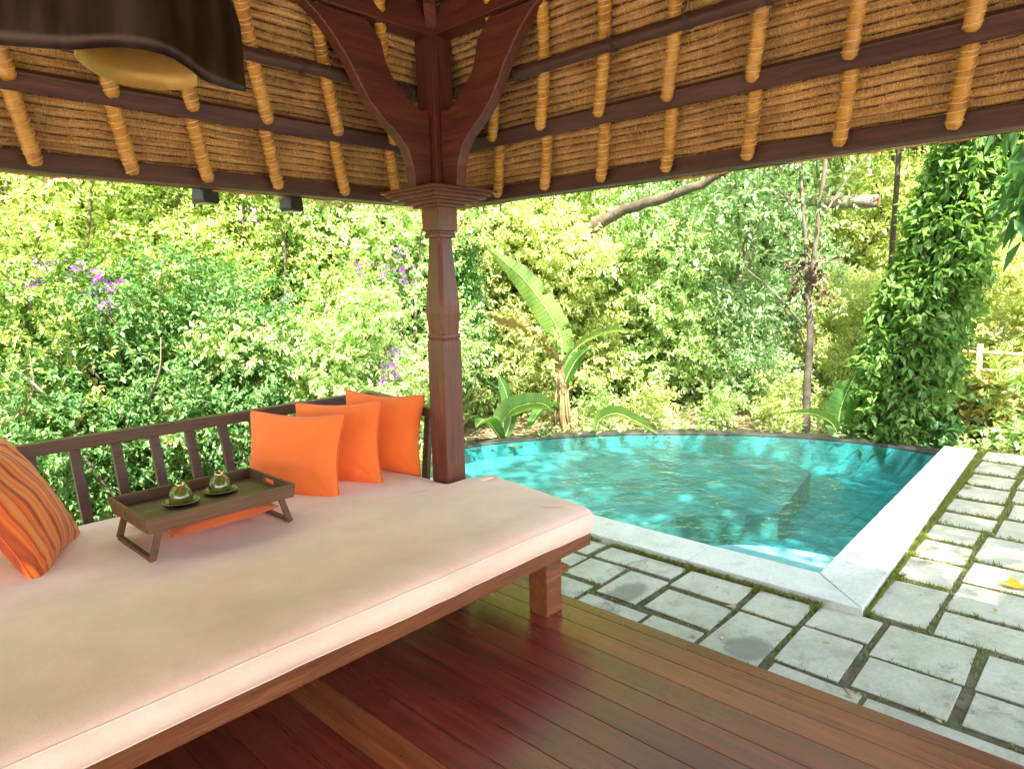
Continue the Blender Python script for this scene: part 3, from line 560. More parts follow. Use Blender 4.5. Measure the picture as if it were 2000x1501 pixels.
# ivy column
iv = thing('ivy_covered_tree', 'tall trunk completely wrapped in glossy dark green climber at the pool corner', 'tree', (8.55, 2.0, GZ))
m = MB(); ax = catmull([(0, 0, 0), (.1, -.08, .9), (.22, -.24, 1.85), (.38, -.48, 2.8), (.6, -.75, 3.8), (.8, -1.0, 5.2)], 8); m.tube(ax, .13, 9); m.build('trunk', M['bark'], iv, smooth=True)
k = rng.uniform(0, 1, 3800); ap = np.array([list(p) for p in ax]); ip = np.stack([np.interp(k*(len(ap)-1), np.arange(len(ap)), ap[:, j]) for j in range(3)], 1)
th = rng.uniform(0, 6.283, 3800); lump = .18+.26*vnoise(th*1.6, k*14, 4)+.20*np.clip((k-.45)*2.0, 0, 1)+.25*np.clip(.25-k, 0, 1); rr_ = lump*rng.uniform(.35, 1.05, 3800)
dd = np.stack([np.cos(th), np.sin(th), np.full(3800, -.15)], 1); p = ip+dd*rr_[:, None]
bs, d2, up2, sz, wd = twigs(p, dd, np.full(3800, .16), 7, .105, w=.5, upb=.9); d2[:, 2] -= .35
link('climber', leafmesh('climber', bs, d2, up2, sz*rng.uniform(.7, 1.2, len(sz)), wd, .18, .3), M['leaf_ivy'], iv)
sh_ = []
for j in range(46):
    i0 = rng.integers(3, len(ax)-4); a0 = rng.uniform(0, 6.283); st_ = ax[i0]+Vector((math.cos(a0), math.sin(a0), 0))*.32; o_ = Vector((math.cos(a0), math.sin(a0), 0))*rng.uniform(.12, .4)
    for t_ in np.linspace(0, 1, 9): sh_.append(list(st_+o_*t_+Vector((0, 0, -.35*t_*t_+.12*t_))))
sh_ = np.array(sh_); link('trailing_shoots', leafmesh('trailing_shoots', *twigs(sh_, rng.normal(0, 1, sh_.shape), np.full(len(sh_), .05), 3, .09, w=.5)), M['leaf_ivy'], iv)
# leafy branch hanging in from the right
hb = thing('hanging_branch_tree', 'drooping long leaved branch hanging in at the right edge', 'tree', (8.0, -.98, GZ-.3))
m = MB(); m.tube(catmull([(0, 0, 0), (.1, 0, 2), (0, .2, 4.2)], 5), .12, 8); bpz = catmull([(0, .2, 3.9), (-.4, .8, 4.0), (-.7, 1.35, 3.5), (-.8, 1.6, 2.9)], 5); m.tube(bpz, [.04-.03*i/(len(bpz)-1) for i in range(len(bpz))], 6); m.build('trunk', M['bark'], hb, smooth=True)
p = np.array([list(bpz[i]) for i in rng.integers(4, len(bpz), 170)])+rng.normal(0, .22, (170, 3)); bs, d2, up2, sz, wd = twigs(p, rng.normal(0, 1, p.shape)*.5+np.array([0, .3, -.5]), np.full(170, .2), 6, .22, w=.28); d2[:, 2] -= .7
link('foliage', leafmesh('foliage', bs, d2, up2, sz, wd, .2, .1), M['leaf_dark'], hb)

# ---------------------------------------------------------------- banana and small plants
def blade(path, wmax, mat, parent, name='leaf', fold=.25, torn=0., droop=0., rib=.012, side=None, seed=0):
    pts = catmull(path, 16); n = len(pts); r = random.Random(seed); V = []; L = []; cols = 9
    for i, p in enumerate(pts):
        t = i/(n-1); tan = (pts[min(i+1, n-1)]-pts[max(i-1, 0)]).normalized(); sd = (Vector(side) if side else tan.cross(Vector((0, 0, 1)))); sd = (sd-tan*sd.dot(tan)).normalized(); nr = sd.cross(tan)
        if nr.z < 0: nr = -nr
        wd = wmax*(max(0, math.sin(math.pi*min(1, (t*.94+.05)))**.55))*(1 if t < .8 else (1-(t-.8)/.2*.6))
        tr_ = [r.random() < torn*.55, r.random() < torn*.55]
        for j in range(cols):
            u = (j/(cols-1)-.5)*2; ww = wd/2*u; jag = 1.
            if tr_[int(u > 0)] and abs(u) > .3 and .1 < t < .95: jag = .3+.22*(1/max(abs(u), .3)-1)
            if jag == 1. and abs(u) > .9: jag = 1-torn*r.random()-.05*r.random()
            V.append(p+sd*ww*jag+nr*(abs(u)*fold*wd*.5-u*u*droop*wd)+nr*.004*math.sin(i*2.1+j)); L.append((t, (u+1)/2))
    P = np.array([list(v) for v in V]).reshape(n, cols, 3); me = gridmesh(name, P); uv = me.uv_layers.new(name='uv')
    li = np.zeros(len(me.loops), np.int32); me.loops.foreach_get('vertex_index', li); uv.data.foreach_set('uv', np.array(L, np.float32)[li].ravel())
    o = link(name, me, mat, parent, smooth=True); mr = MB(); mr.tube(pts, [rib*(1-.75*i/(n-1)) for i in range(n)], 6); mr.build('midrib', M['midrib'], o, smooth=True); return o
bp = thing('banana_plant', 'banana plant with one long upright leaf and torn side leaves behind the pool rim', 'plant', (6.62, 5.33, GZ))
m = MB(); q = catmull([(0, 0, 0), (.02, 0, .4), (0, .02, .85), (0, .02, 1.0)], 5); m.tube(q, [.085-.04*i/(len(q)-1) for i in range(len(q))], 10)
for k in range(12):
    a0 = k*.9; m.tube([(.07*math.cos(a0), .07*math.sin(a0), .45+.02*k), (.1*math.cos(a0), .1*math.sin(a0), .25), (.11*math.cos(a0+.3), .11*math.sin(a0+.3), .02)], [.012, .016, .006], 4)
m.build('stem', M['ban_stem'], bp, smooth=True)
RT = Vector((.68, -.73, 0)); FW = Vector((.72, .68, 0)); CX = FW
def bl(r, z, f=0.): return RT*r+FW*f+Vector((0, 0, z))
blade([bl(0, .85), bl(.02, 1.1), bl(-.1, 1.45, -.05), bl(-.45, 1.95, -.12), bl(-.93, 2.38, -.25)], .36, M['banana'], bp, fold=.3, torn=.12, side=RT+Vector((0, 0, .6)), seed=1)
blade([bl(0, .8), bl(-.15, 1.1, -.05), bl(-.4, 1.35, -.15), bl(-.8, 1.52, -.3), bl(-1.2, 1.62, -.45)], .24, M['banana_dry'], bp, fold=.15, torn=.75, droop=.25, side=FW-Vector((0, 0, 1.4)), seed=2)
blade([bl(.02, .85), bl(.12, 1.02, .0), bl(.35, 1.2, .05), bl(.65, 1.3, .1), bl(.98, 1.27, .15)], .27, M['banana'], bp, fold=.2, torn=.25, side=FW-Vector((0, 0, .7)), seed=3)
blade([bl(.02, .6), bl(.1, .8, -.05), bl(.2, .98, -.12), bl(.34, 1.12, -.2)], .15, M['banana_deep'], bp, fold=.4, side=RT+Vector((0, 0, -.3)), seed=4)
blade([bl(0, .9), bl(.01, 1.1), bl(-.04, 1.3, .03)], .12, M['banana'], bp, fold=.5, seed=5, side=RT)
blade([bl(-.02, .3), bl(-.15, .42, -.1), bl(-.3, .35, -.3), bl(-.5, .1, -.5)], .2, M['banana_deep'], bp, fold=.3, seed=6)
b2 = thing('banana_plant', 'low banana sucker with broad pale leaves left of the tall banana stem', 'plant', (5.75, 5.55, GZ))
blade([(0, 0, 0), bl(.0, .25), bl(.15, .45, -.1), bl(.45, .52, -.2), bl(.62, .42, -.3)], .34, M['banana'], b2, fold=.25, seed=7, side=FW-Vector((0, 0, 1.2)))
blade([(0, 0, 0), bl(-.1, .2, -.1), bl(-.2, .35, -.25), bl(-.3, .3, -.45)], .26, M['banana_deep'], b2, fold=.3, seed=8)
blade([(0, 0, 0), bl(.1, .3, .1), bl(.05, .6, .15), bl(-.05, .85, .2)], .16, M['banana_deep'], b2, fold=.35, seed=9, side=RT)
b3 = thing('banana_plant', 'small banana leaf leaning low over the rim right of the banana stem', 'plant', (6.75, 4.9, GZ))
blade([(0, 0, 0), bl(.05, .2), bl(.25, .3, -.1), bl(.5, .2, -.2), bl(.72, .08, -.3)], .24, M['banana'], b3, fold=.3, seed=10, side=FW-Vector((0, 0, 1)))
b4 = thing('banana_plant', 'young banana plant with one broad upright green leaf by the ivy column', 'plant', (8.3, 2.5, GZ))
blade([(0, 0, 0), bl(-.02, .25), bl(.02, .5, -.02), bl(.15, .8, -.02)], .34, M['banana_deep'], b4, fold=.12, seed=11, side=RT-Vector((0, 0, .3)))
blade([(0, 0, 0), bl(-.1, .2), bl(-.35, .33, -.05), bl(-.75, .36, -.1)], .18, M['banana'], b4, fold=.3, seed=12, side=FW-Vector((0, 0, .8)))
b5 = thing('banana_plant', 'small young banana leaf catching light behind the pool at right', 'plant', (11.0, 3.6, GZ))
blade([(0, 0, .2), bl(.0, 1.0), bl(.15, 1.7), bl(.45, 2.1, .0)], .3, M['banana'], b5, fold=.2, seed=13, side=RT)
def ginger(loc, lab, n=2, h=.8, mat='banana', seed=0):
    t = thing('ginger_plant', lab, 'plant', loc); r = random.Random(seed)
    for k in range(n):
        ang = r.uniform(0, 6.28); lean = Vector((math.cos(ang), math.sin(ang), 0))*.2; b0 = Vector((r.uniform(-.1, .1), r.uniform(-.1, .1), 0)); hh = h*r.uniform(.8, 1.1)
        m = MB(); q = [b0+lean*(s/6)**1.5+Vector((0, 0, hh*s/6)) for s in range(7)]; m.tube(q, .01, 5); m.build('stem', M['midrib'], t)
        for s in range(2, 7):
            for sg in (-1, 1):
                d = RT*sg*r.uniform(.8, 1.1)+FW*r.uniform(-.3, .3); p0 = q[s]; L = r.uniform(.24, .34)*h/.8
                blade([p0, p0+d*L*.4+Vector((0, 0, L*.45)), p0+d*L*.95+Vector((0, 0, L*.6))], .06*h/.8, M[mat], t, fold=.25, rib=.003, seed=s)
    return t
ginger((5.2, 5.7, GZ), 'pale green ginger plant with paired narrow leaves beside the carved post', 2, .85, seed=1)
ginger((4.95, 6.0, GZ), 'small ginger shoots half hidden behind the carved post', 2, .55, 'banana_deep', 2)
ginger((10.4, 1.15, GZ), 'spiky narrow leaved plant by the bamboo railing', 3, .8, 'banana', 3)
# low plants: croton and ground cover at right
def lowplant(loc, lab, rad, n, mat, leaf=.1, seed=5, w=.45, cat='plant', name='low_shrub'):
    t = thing(name, lab, cat, loc); p, d, c = crown_pts(n, rad, 40, seed, .2, zlow=-.7); o = link('foliage', leafmesh('foliage', *twigs(p, d+np.array([0, 0, .4]), np.full(n, .1), 7, leaf, w=w)), mat, t); o.location = (0, 0, rad[2]*.8)
    return t
lowplant((9.3, 1.2, GZ), 'croton with yellow and red leaves at the end of the coping', (.35, .4, .32), 260, M['leaf_croton'], .11, 31)
lowplant((8.9, .85, GZ), 'small dark green plant right of the coping end', (.3, .35, .22), 260, M['leaf_mid'], .08, 32)
lowplant((10.0, .7, GZ), 'broad leaved green plant at the right edge beyond the paving', (.5, .6, .4), 420, M['leaf_mid'], .13, 33)
lowplant((8.5, 1.62, GZ), 'low green plant hugging the coping end and ivy', (.3, .25, .2), 220, M['leaf_dark'], .09, 34)
lowplant((11.2, 1.9, GZ), 'yellow flecked plant in the bright clearing', (.5, .5, .35), 300, M['leaf_croton'], .1, 35)
for k, (x, yv, s) in enumerate([(8.4, 3.3, .3), (8.1, 3.9, .35), (7.6, 4.6, .35), (7.2, 5.3, .35), (9.0, 3.4, .4), (9.3, 2.8, .3)]):
    lowplant((x, yv, GZ), ['low fern like plant behind the rim left of the young banana', 'low plant behind the rim centre', 'thin leafy seedling clump behind the rim', 'leafy seedling clump right of the banana stem', 'pale low plant in the litter behind the slim tree', 'small plant between slim tree and ivy column'][k], (s, s, s), 200, M['leaf_mid'] if k % 2 else M['leaf_lime'], .06, 40+k)
# bamboo rails
def poles(name, lab, A, B, zs, nposts):
    t = thing(name, lab, 'fence', (0, 0, 0)); A = Vector(A); B = Vector(B)
    for z in zs:
        m = MB(); q = [A.lerp(B, i/8)+Vector((0, 0, z+random.uniform(-.01, .01))) for i in range(9)]; m.tube(q, .028, 7); m.build('rail', M['pole'], t, smooth=True)
    for i in range(nposts):
        p = A.lerp(B, (i+.5)/nposts); m = MB(); m.tube([p, p+Vector((0, 0, max(zs)+.12))], .04, 8); m.build('post', M['pole'], t, smooth=True)
poles('bamboo_fence', 'low pale bamboo pole railing in the clearing at right', (11.6, 2.2, GZ), (10.6, -2.2, GZ), (.55, .8), 4)
poles('bamboo_fence', 'distant bamboo pole railing behind the slim forked tree', (12.4, 5.3, GZ), (12.0, 2.6, GZ), (.75, .95), 3)
# leaf litter
n = 30000; p = np.stack([rng.uniform(3.5, 20, n), rng.uniform(-6, 16, n)], 1)
def inpool(p): return (p[:, 0] > 3.6) & (p[:, 0] < 8.35) & (p[:, 1] > -1) & ((p[:, 0]-3.6)**2/21.5+(p[:, 1]-1.2)**2/20.5 < 1.02)
kk = ~inpool(p) & ~((p[:, 1] < 1.2) & (p[:, 0] < 8.6)) & (p[:, 0]+p[:, 1] > 7); p = p[kk]; n = len(p)
d = np.c_[rng.normal(0, 1, (n, 2)), rng.normal(0, .15, n)]; sz = rng.uniform(.05, .14, n)
tag(link('leaf_litter', leafmesh('leaf_litter', np.c_[p, GZ+rng.uniform(.005, .03, n)], d, np.tile([0, 0, 1.], (n, 1))+rng.normal(0, .2, (n, 3)), sz, sz*.5, .15, .05), M['litter']), 'dry fallen leaves covering the garden ground behind the pool', 'leaf litter', kind='stuff')
m_ = 26000; p = np.stack([rng.uniform(-3, 20, m_), rng.uniform(-6, 16, m_)], 1)
kk = ~inpool(p) & ~((p[:, 1] < 1.2) & (p[:, 0] < 8.6)) & ((p[:, 0]+p[:, 1] > 7)) & (vnoise(p[:, 0]*.8, p[:, 1]*.8, 2) > .45); p = p[kk]; n = len(p)
tag(link('ground_cover', leafmesh('ground_cover', *twigs(np.c_[p, np.full(n, GZ)], np.c_[rng.normal(0, .5, (n, 2)), np.ones(n)], rng.uniform(.08, .3, n), 5, .07)), M['leaf_mid']), 'low green ground cover plants under the trees', 'ground cover', kind='stuff')
n = 170; p = np.stack([rng.uniform(2.7, 8, n), rng.uniform(-.6, 2.6, n)], 1); kk = ~((p[:, 0] > 3.75) & (p[:, 1] > 1.0)); p = p[kk]; n = len(p); sz = rng.uniform(.012, .045, n)
tag(link('leaf_crumbs', leafmesh('leaf_crumbs', np.c_[p, np.full(n, -.243)], np.c_[rng.normal(0, 1, (n, 2)), rng.normal(0, .1, n)], np.tile([0, 0, 1.], (n, 1))+rng.normal(0, .15, (n, 3)), sz, sz*.5, .2, .0), M['litter']), 'tiny bits of dry leaf scattered over the paving slabs', 'leaf litter', kind='stuff')
n = 26; th_ = rng.uniform(0, 6.28, n); p = np.stack([5.9+1.6*rng.uniform(0, 1, n)**.5*np.cos(th_), 3.0+1.4*rng.uniform(0, 1, n)**.5*np.sin(th_)], 1); sz = rng.uniform(.02, .045, n)
tag(link('floating_leaves', leafmesh('floating_leaves', np.c_[p, np.full(n, -.225)], np.c_[rng.normal(0, 1, (n, 2)), np.zeros(n)], np.tile([0, 0, 1.], (n, 1)), sz, sz*.5, .1, .0), M['litter']), 'small dry leaves floating on the pool water', 'leaf litter', kind='stuff')
# single fallen leaves on the stones
def fallen(loc, rz, s, mat, lab):
    m = leafmesh('fallen_leaf', np.array([[0, 0, 0.], [0, 0, 0.], [0, 0, 0]]), np.array([[1, 0, .1], [.5, .9, .1], [.5, -.9, .12]]), np.array([[0, 0, 1.]]*3), np.array([s, s*.7, s*.7]), np.array([s*.5, s*.4, s*.4]), .2, -.05)
    o = link('fallen_leaf', m, mat); o.location = loc; o.rotation_euler = (0, 0, rz); tag(o, lab, 'leaf')
fallen((4.78, .42, -.243), .3, .13, M['yellowleaf'], 'bright yellow fallen leaf on a grey slab near the right edge')
fallen((3.49, 1.56, -.243), 2., .06, M['litter'], 'small brown dry leaf on the slabs below the coping')
fallen((3.06, .80, -.26), 1., .07, M['litter'], 'dry leaf in a slab joint near the deck edge')
fallen((6.9, .98, -.243), 1., .08, M['litter'], 'brown leaf on the far slabs by the grass')

# ---------------------------------------------------------------- pavilion structure
pav = thing('pavilion', 'open wooden pavilion with carved corner post and golden thatched roof on bamboo rafters', 'pavilion', (0, 0, 0))
PX, PY = 2.5, 2.85
# floor
m = MB(); x = 2.6; k = 0
while x > -2.7:
    wd = .075 if k == 0 else random.choice((.125, .135, .145)); 
    y0 = -2.5; ends = [3.0]
    m.box((x-wd/2, (y0+3.0)/2, -.02), (wd-.0025, 3.0-y0, .04)); x -= wd; k += 1
fl = m.build('floor', M['floor'], None, bevel=.0015); tag(fl, 'dark red polished hardwood deck boards of the pavilion', kind='structure')
m = MB(); m.box((-.06, .25, -.165), (5.2, 5.4, .245)); pb = m.build('plinth', M['plinth'], pav, bevel=.01)
# carved post
def sq(h, ch=0.0):
    if ch <= 0.001: ch = .001
    return [(h-ch, -h), (h, -h+ch), (h, h-ch), (h-ch, h), (-h+ch, h), (-h, h-ch), (-h, -h+ch), (-h+ch, -h)]
def loft(levels, c):
    m = MB(); 
    for z, h, ch in levels: m.v += [(c[0]+x, c[1]+y, z) for x, y in sq(h, ch)]
    n = 8; k = len(levels); m.f = [(i*n+j, i*n+(j+1) % n, (i+1)*n+(j+1) % n, (i+1)*n+j) for i in range(k-1) for j in range(n)]+[tuple(range(n-1, -1, -1)), tuple(range((k-1)*n, k*n))]; return m
LV = [(0, .067, .002), (1.305, .067, .002), (1.312, .061, .002), (1.325, .066, .002), (1.338, .066, .002), (1.345, .06, .004), (1.46, .072, .012), (1.50, .073, .016), (1.62, .066, .02), (1.84, .052, .018), (1.862, .05, .014), (1.866, .062, .004), (1.885, .062, .004), (1.888, .057, .004), (1.898, .057, .004), (1.902, .068, .003), (2.03, .069, .002)]
for cx, cy in ((PX, PY), (-PX, PY), (PX, -2.35), (-PX, -2.35)):
    post = loft(LV, (cx, cy)).build('post', M['wood_z'], pav, bevel=.002)
    m = MB()
    for z0, z1, h in ((2.022, 2.036, .10), (2.0365, 2.052, .135), (2.0525, 2.064, .155), (2.0645, 2.082, .185), (2.0825, 2.098, .205), (2.0985, 2.112, .225)): m.box((cx, cy, (z0+z1)/2), (2*h, 2*h, z1-z0))
    m.build('capital', M['wood'], post, bevel=.002)
    m = MB(); m.box((cx, cy, 2.60), (.135, .135, .97)); m.build('upper_shaft', M['wood_z'], post, bevel=.004)
    sx = 1 if cx > 0 else -1; sy = 1 if cy > 0 else -1
    o = [(1.72, 2.872), (1.80, 2.82), (1.87, 2.755), (1.955, 2.65), (2.005, 2.57), (2.05, 2.50), (2.135, 2.42), (2.22, 2.36), (2.275, 2.30), (2.305, 2.22), (2.318, 2.115)]
    i_ = [(2.428, 2.115), (2.428, 2.52), (2.37, 2.505), (2.30, 2.545), (2.235, 2.60), (2.19, 2.65), (2.165, 2.70), (2.14, 2.79), (2.06, 2.872)]
    m = MB(); m.prism([(cx-sx*(2.5-u), z) for u, z in o+i_], 1, cy-.032, cy+.032); m.build('bracket', M['wood'], post, bevel=.006)
    m = MB(); m.prism([(cy-sy*(2.5-u), z) for u, z in o+i_], 0, cx-.032, cx+.032); m.build('bracket', M['wood_y'], post, bevel=.006)
# main beams
m = MB(); m.box((0, PY, 2.955), (5.5, .11, .16)); m.build('main_beam', M['wood'], pav, bevel=.006)
m = MB(); m.box((PX, .25, 2.957), (.11, 5.6, .16)); m.build('main_beam', M['wood_y'], pav, bevel=.006)
m = MB(); m.box((0, -2.35, 2.955), (5.5, .11, .16)); m.build('main_beam', M['wood'], pav, bevel=.006)
m = MB(); m.box((-PX, .25, 2.957), (.11, 5.6, .16)); m.build('main_beam', M['wood_y'], pav, bevel=.006)
# hip roof: four slopes. d = distance outward of the post line; plane z = ZP - d*T
TH = R_(55); T = math.tan(TH); ZP = 2.864
CXr, CYr = 0.0, .25; HX, HY = 2.5, 2.6
def slope(side, d, along):     # returns point on the rafter plane
    z = ZP-d*T
    return {'N': (along, PY+d, z), 'E': (PX+d, along, z), 'S': (along, -2.35-d, z), 'W': (-PX-d, along, z)}[side]
NRM = {'N': Vector((0, math.sin(TH), math.cos(TH))), 'E': Vector((math.sin(TH), 0, math.cos(TH))), 'S': Vector((0, -math.sin(TH), math.cos(TH))), 'W': Vector((-math.sin(TH), 0, math.cos(TH)))}
def ext(side, d):             # along-range of the slope at d
    if side in 'NS': return (-HX-d, HX+d)
    return (-2.35-d, PY+d)
def thatch(side, fine):
    off = NRM[side]*.075; dtop = -2.48; dbot = .56 
    Ls = (dbot-dtop)/math.cos(TH); 
    pitch = .038; s = np.arange(0, (1.9 if fine else Ls), pitch/10 if fine else .08)
    na = 620 if fine else 60
    d = dbot-s*math.cos(TH); U = np.linspace(0, 1, na); lo = np.array([ext(side, k)[0] for k in d]); hi = np.array([ext(side, k)[1] for k in d])
    A = lo[:, None]+(hi-lo)[:, None]*U[None]; Sg = np.repeat(s[:, None], na, 1)
    ph = Sg/pitch+.5*(vnoise(A*1.6, Sg*2.5, 7)-.5)+.25*(vnoise(A*7, Sg*9, 8)-.5); rid = np.floor(ph); fr = ph-rid
    gp = .26+.10*(vnoise(A*9, rid*1.9, 21)-.5); f2 = np.clip((fr-gp)/(1-gp), 0, 1); hh = np.clip(1-(2*f2-1)**2, 0, 1)**.5; amp = .022*(.6+.7*vnoise(A*3.2+rid*5.1, rid*3.7, 12)); h = hh*amp+.006*(vnoise(A*60, rid*2.7, 14)-.5)*hh+.012*(vnoise(A*1.2, Sg*2, 15)-.5)
    z = ZP-(d[:, None]+0*A)*T
    if side in 'NS': sg = 1 if side == 'N' else -1; base = PY if side == 'N' else -2.35; P = np.stack([A, base+sg*(d[:, None]+0*A), z], 2)
    else: sg = 1 if side == 'E' else -1; P = np.stack([sg*PX+sg*(d[:, None]+0*A), A, z], 2)
    nn = np.array(NRM[side]); P = P+nn*.075-nn*h[..., None]*1.0
    me = gridmesh('thatch', P); o = link('thatch', me, [M['thatch'], M['thatch_groove_shade']], pav, smooth=True)
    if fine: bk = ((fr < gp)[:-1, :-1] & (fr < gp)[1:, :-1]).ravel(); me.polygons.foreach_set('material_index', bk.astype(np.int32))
    # outer layer
    m = MB(); q = []
    for k_, (dd_, up) in enumerate(((.535, .0), (-2.5, 0))):
        l, h_ = ext(side, dd_); 
        for al in (l, h_): q.append(Vector(slope(side, dd_, al))+NRM[side]*.11)
    q2 = [p+Vector((0, 0, .32)) for p in q]
    m.add(q+q2, [(0, 1, 3, 2), (4, 6, 7, 5), (0, 4, 5, 1), (2, 3, 7, 6), (0, 2, 6, 4), (1, 5, 7, 3)]); m.build('roof_cover', M['outer_thatch'], pav)
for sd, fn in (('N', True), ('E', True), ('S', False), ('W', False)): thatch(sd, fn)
for sx in (-1, 1):
    for cy_, sy in ((PY, 1), (-2.35, -1)):
        m = MB(); m.tube([Vector((sx*(PX+.62), cy_+sy*.62, 2.50)), Vector((0, .25, 6.85))], .2, 10); m.build('hip_roll', M['outer_thatch'], pav, smooth=True)
m = MB(); m.box((0, .25, 6.55), (.9, 1.1, .5)); m.build('ridge_cap', M['outer_thatch'], pav)
# loose fibres on the thatch and eave fringe
def fibres(side, n, amin, amax, dmin, dmax, ln, out, mat, name, lift=.06, down=.3, wdt=.0016):
    V = np.zeros((n, 4, 3)); al = rng.uniform(amin, amax, n); d = rng.uniform(dmin, dmax, n); P = np.array([slope(side, dk, ak) for dk, ak in zip(d, al)])+np.array(NRM[side])*lift
    dr = rng.normal(0, 1, (n, 3)); dr -= np.outer(dr@np.array(NRM[side]), NRM[side])*(1-out); dr[:, 2] -= down; dr /= np.linalg.norm(dr, axis=1, keepdims=True); L = rng.uniform(.4, 1, (n, 1))*ln
    sd = np.cross(dr, rng.normal(0, 1, (n, 3))); sd /= np.linalg.norm(sd, axis=1, keepdims=True); V[:, 0] = P-sd*wdt/2; V[:, 1] = P+sd*wdt/2; V[:, 2] = P+dr*L+sd*wdt/4-np.array([0, 0, .2])*L; V[:, 3] = P+dr*L-sd*wdt/4-np.array([0, 0, .2])*L
    o = link(name, npmesh(name, V.reshape(-1, 3), np.arange(n*4).reshape(n, 4)), mat, pav); o['kind'] = 'stuff'; return o
fibres('N', 7000, -.6, 2.8, -.35, .5, .07, .25, M['tie'], 'loose_fibre'); fibres('E', 9000, -.2, 3.1, -.4, .5, .07, .25, M['tie'], 'loose_fibre')
fibres('N', 5000, 1.9, 3.2, .50, .56, .075, .4, M['tie'], 'eave_fringe', .13, 2.2, .002); fibres('E', 1500, -1.5, 3.5, .50, .56, .09, .4, M['outer_thatch'], 'eave_fringe', .13, 2.2, .004)
# eave beams and purlins (parallel to the eave)
def purlin(name, side, d, w_, h_, lift, mat, bev=.006, roundish=False, l0=None, l1=None):
    lo, hi = ext(side, d); lo = lo if l0 is None else l0; hi = hi if l1 is None else l1
    p = Vector(slope(side, d, lo))-NRM[side]*lift; q = Vector(slope(side, d, hi))-NRM[side]*lift
    m = MB()
    if roundish:
        pts = [p.lerp(q, i/20)+Vector((0, 0, random.uniform(-.004, .004))) for i in range(21)]; m.tube(pts, w_/2, 12)
    else: m.bar(p, q, w_, h_, up=(0, 0, 1) if name == 'eave_beam' else NRM[side])
    return m.build(name, mat, pav, bevel=0 if roundish else bev, smooth=roundish)
for sd in 'NESW':
    mt = M['beam'] if sd in 'NS' else M['beam_y']
    lo, hi = ext(sd, .5); m = MB()
    zc = 2.143; 
    if sd in 'NS': yb = (PY+.535) if sd == 'N' else (-2.35-.535); m.box(((lo+hi)/2, yb, zc), (hi-lo+.1, .085, .078))
    else: xb = (PX+.535) if sd == 'E' else (-PX-.535); m.box((xb, (lo+hi)/2, zc+.001), (.085, hi-lo-.1, .078))
    m.build('eave_beam', mt, pav, bevel=.005)
    purlin('purlin', sd, .315, .078, .045, .022, mt)
    purlin('pole_purlin', sd, .145, .058, .058, .05, mt, roundish=True)
    purlin('purlin', sd, -.12, .045, .05, .03, mt)
    purlin('pole_purlin', sd, -.45, .05, .05, .05, mt, roundish=True)
# rafters, two lengths each; fan outwards
def rafter(side, al, lean, upper=True, rad=.03):
    cs = math.cos(TH); seg = []
    def pt(s, lift):     # s = slant distance up from eave line d=.5
        d = .5-s*cs; return Vector(slope(side, d, al-lean*s*(1 if side in 'NE' else 1)))-NRM[side]*lift
    lowr = [pt(-.0, .052), pt(.06, .03), pt(.16, .01), pt(.30, -.01)]
    upr = [pt(.33, .062), pt(.39, .04), pt(.5, .012), pt(.62, -.01), pt(.8, -.015), pt(1.15, -.015), pt(2.0, -.015)]
    for q in ([lowr, upr] if upper else [lowr]):
        q = catmull(q, 5); m = MB(); n = len(q); r = []
        for i, p in enumerate(q):
            t = i/(n-1); r.append(rad*(.55 if i == 0 else .86 if i == 1 else 1)*(1+.05*math.sin(i*1.7)))
        m.tube(q, r, 12); o = m.build('bamboo_rafter', M['bamboo'], pav, smooth=True)
        # rattan binding wound round the bamboo
        b = MB(); step = .022; L = 0; P = [q[0]]; acc = 0
        path = []
        tot = sum((q[i+1]-q[i]).length for i in range(n-1)); turns = int(min(tot, .9)/.03); N = turns*10
        cum = [0]
        for i in range(n-1): cum.append(cum[-1]+(q[i+1]-q[i]).length)
        nr = -NRM[side]; jit = random.uniform(0, 6)
        for k in range(N):
            s = .012+k/N*min(tot-.02, .9); i = max(0, min(n-2, next((j for j in range(n-1) if cum[j+1] >= s), n-2))); f = (s-cum[i])/(cum[i+1]-cum[i]+1e-9)
            cpt = q[i].lerp(q[i+1], f); tn = (q[i+1]-q[i]).normalized(); u = (nr-tn*nr.dot(tn)).normalized(); v = tn.cross(u); a_ = 2*math.pi*k/10+jit
            rr = (r[i]*(1-f)+r[i+1]*f)*1.03+.0006; path.append(cpt+(u*math.cos(a_)+v*math.sin(a_))*rr+tn*.006*math.sin(a_*.37+jit))
        if len(path) > 3: b.tube(path, .0027, 4, cap=False); b.build('rattan_binding', M['tie'], o, smooth=True)
for al in (.16, .45, .77, 1.13, 1.46, 1.82, 2.22, 2.58): rafter('N', al, min(.47, .22+.11*al), True)
for al in (-.55, -.18, .18, .56, .95, 1.33, 1.73, 2.11, 2.49, 2.85): rafter('E', al, .13+.115*max(al, -.5)+.02, True, .028)
for al in (-2.2, -1.5, -.8, -.2): rafter('N', al, .1*al, True)
for al in (-2.4, -1.9, -1.4, -.95): rafter('E', al, .1*al, True)
for al in np.arange(-2.4, 2.5, .6): rafter('S', float(al), .1*float(al), True); rafter('W', float(al)+.2, .1*float(al), True)
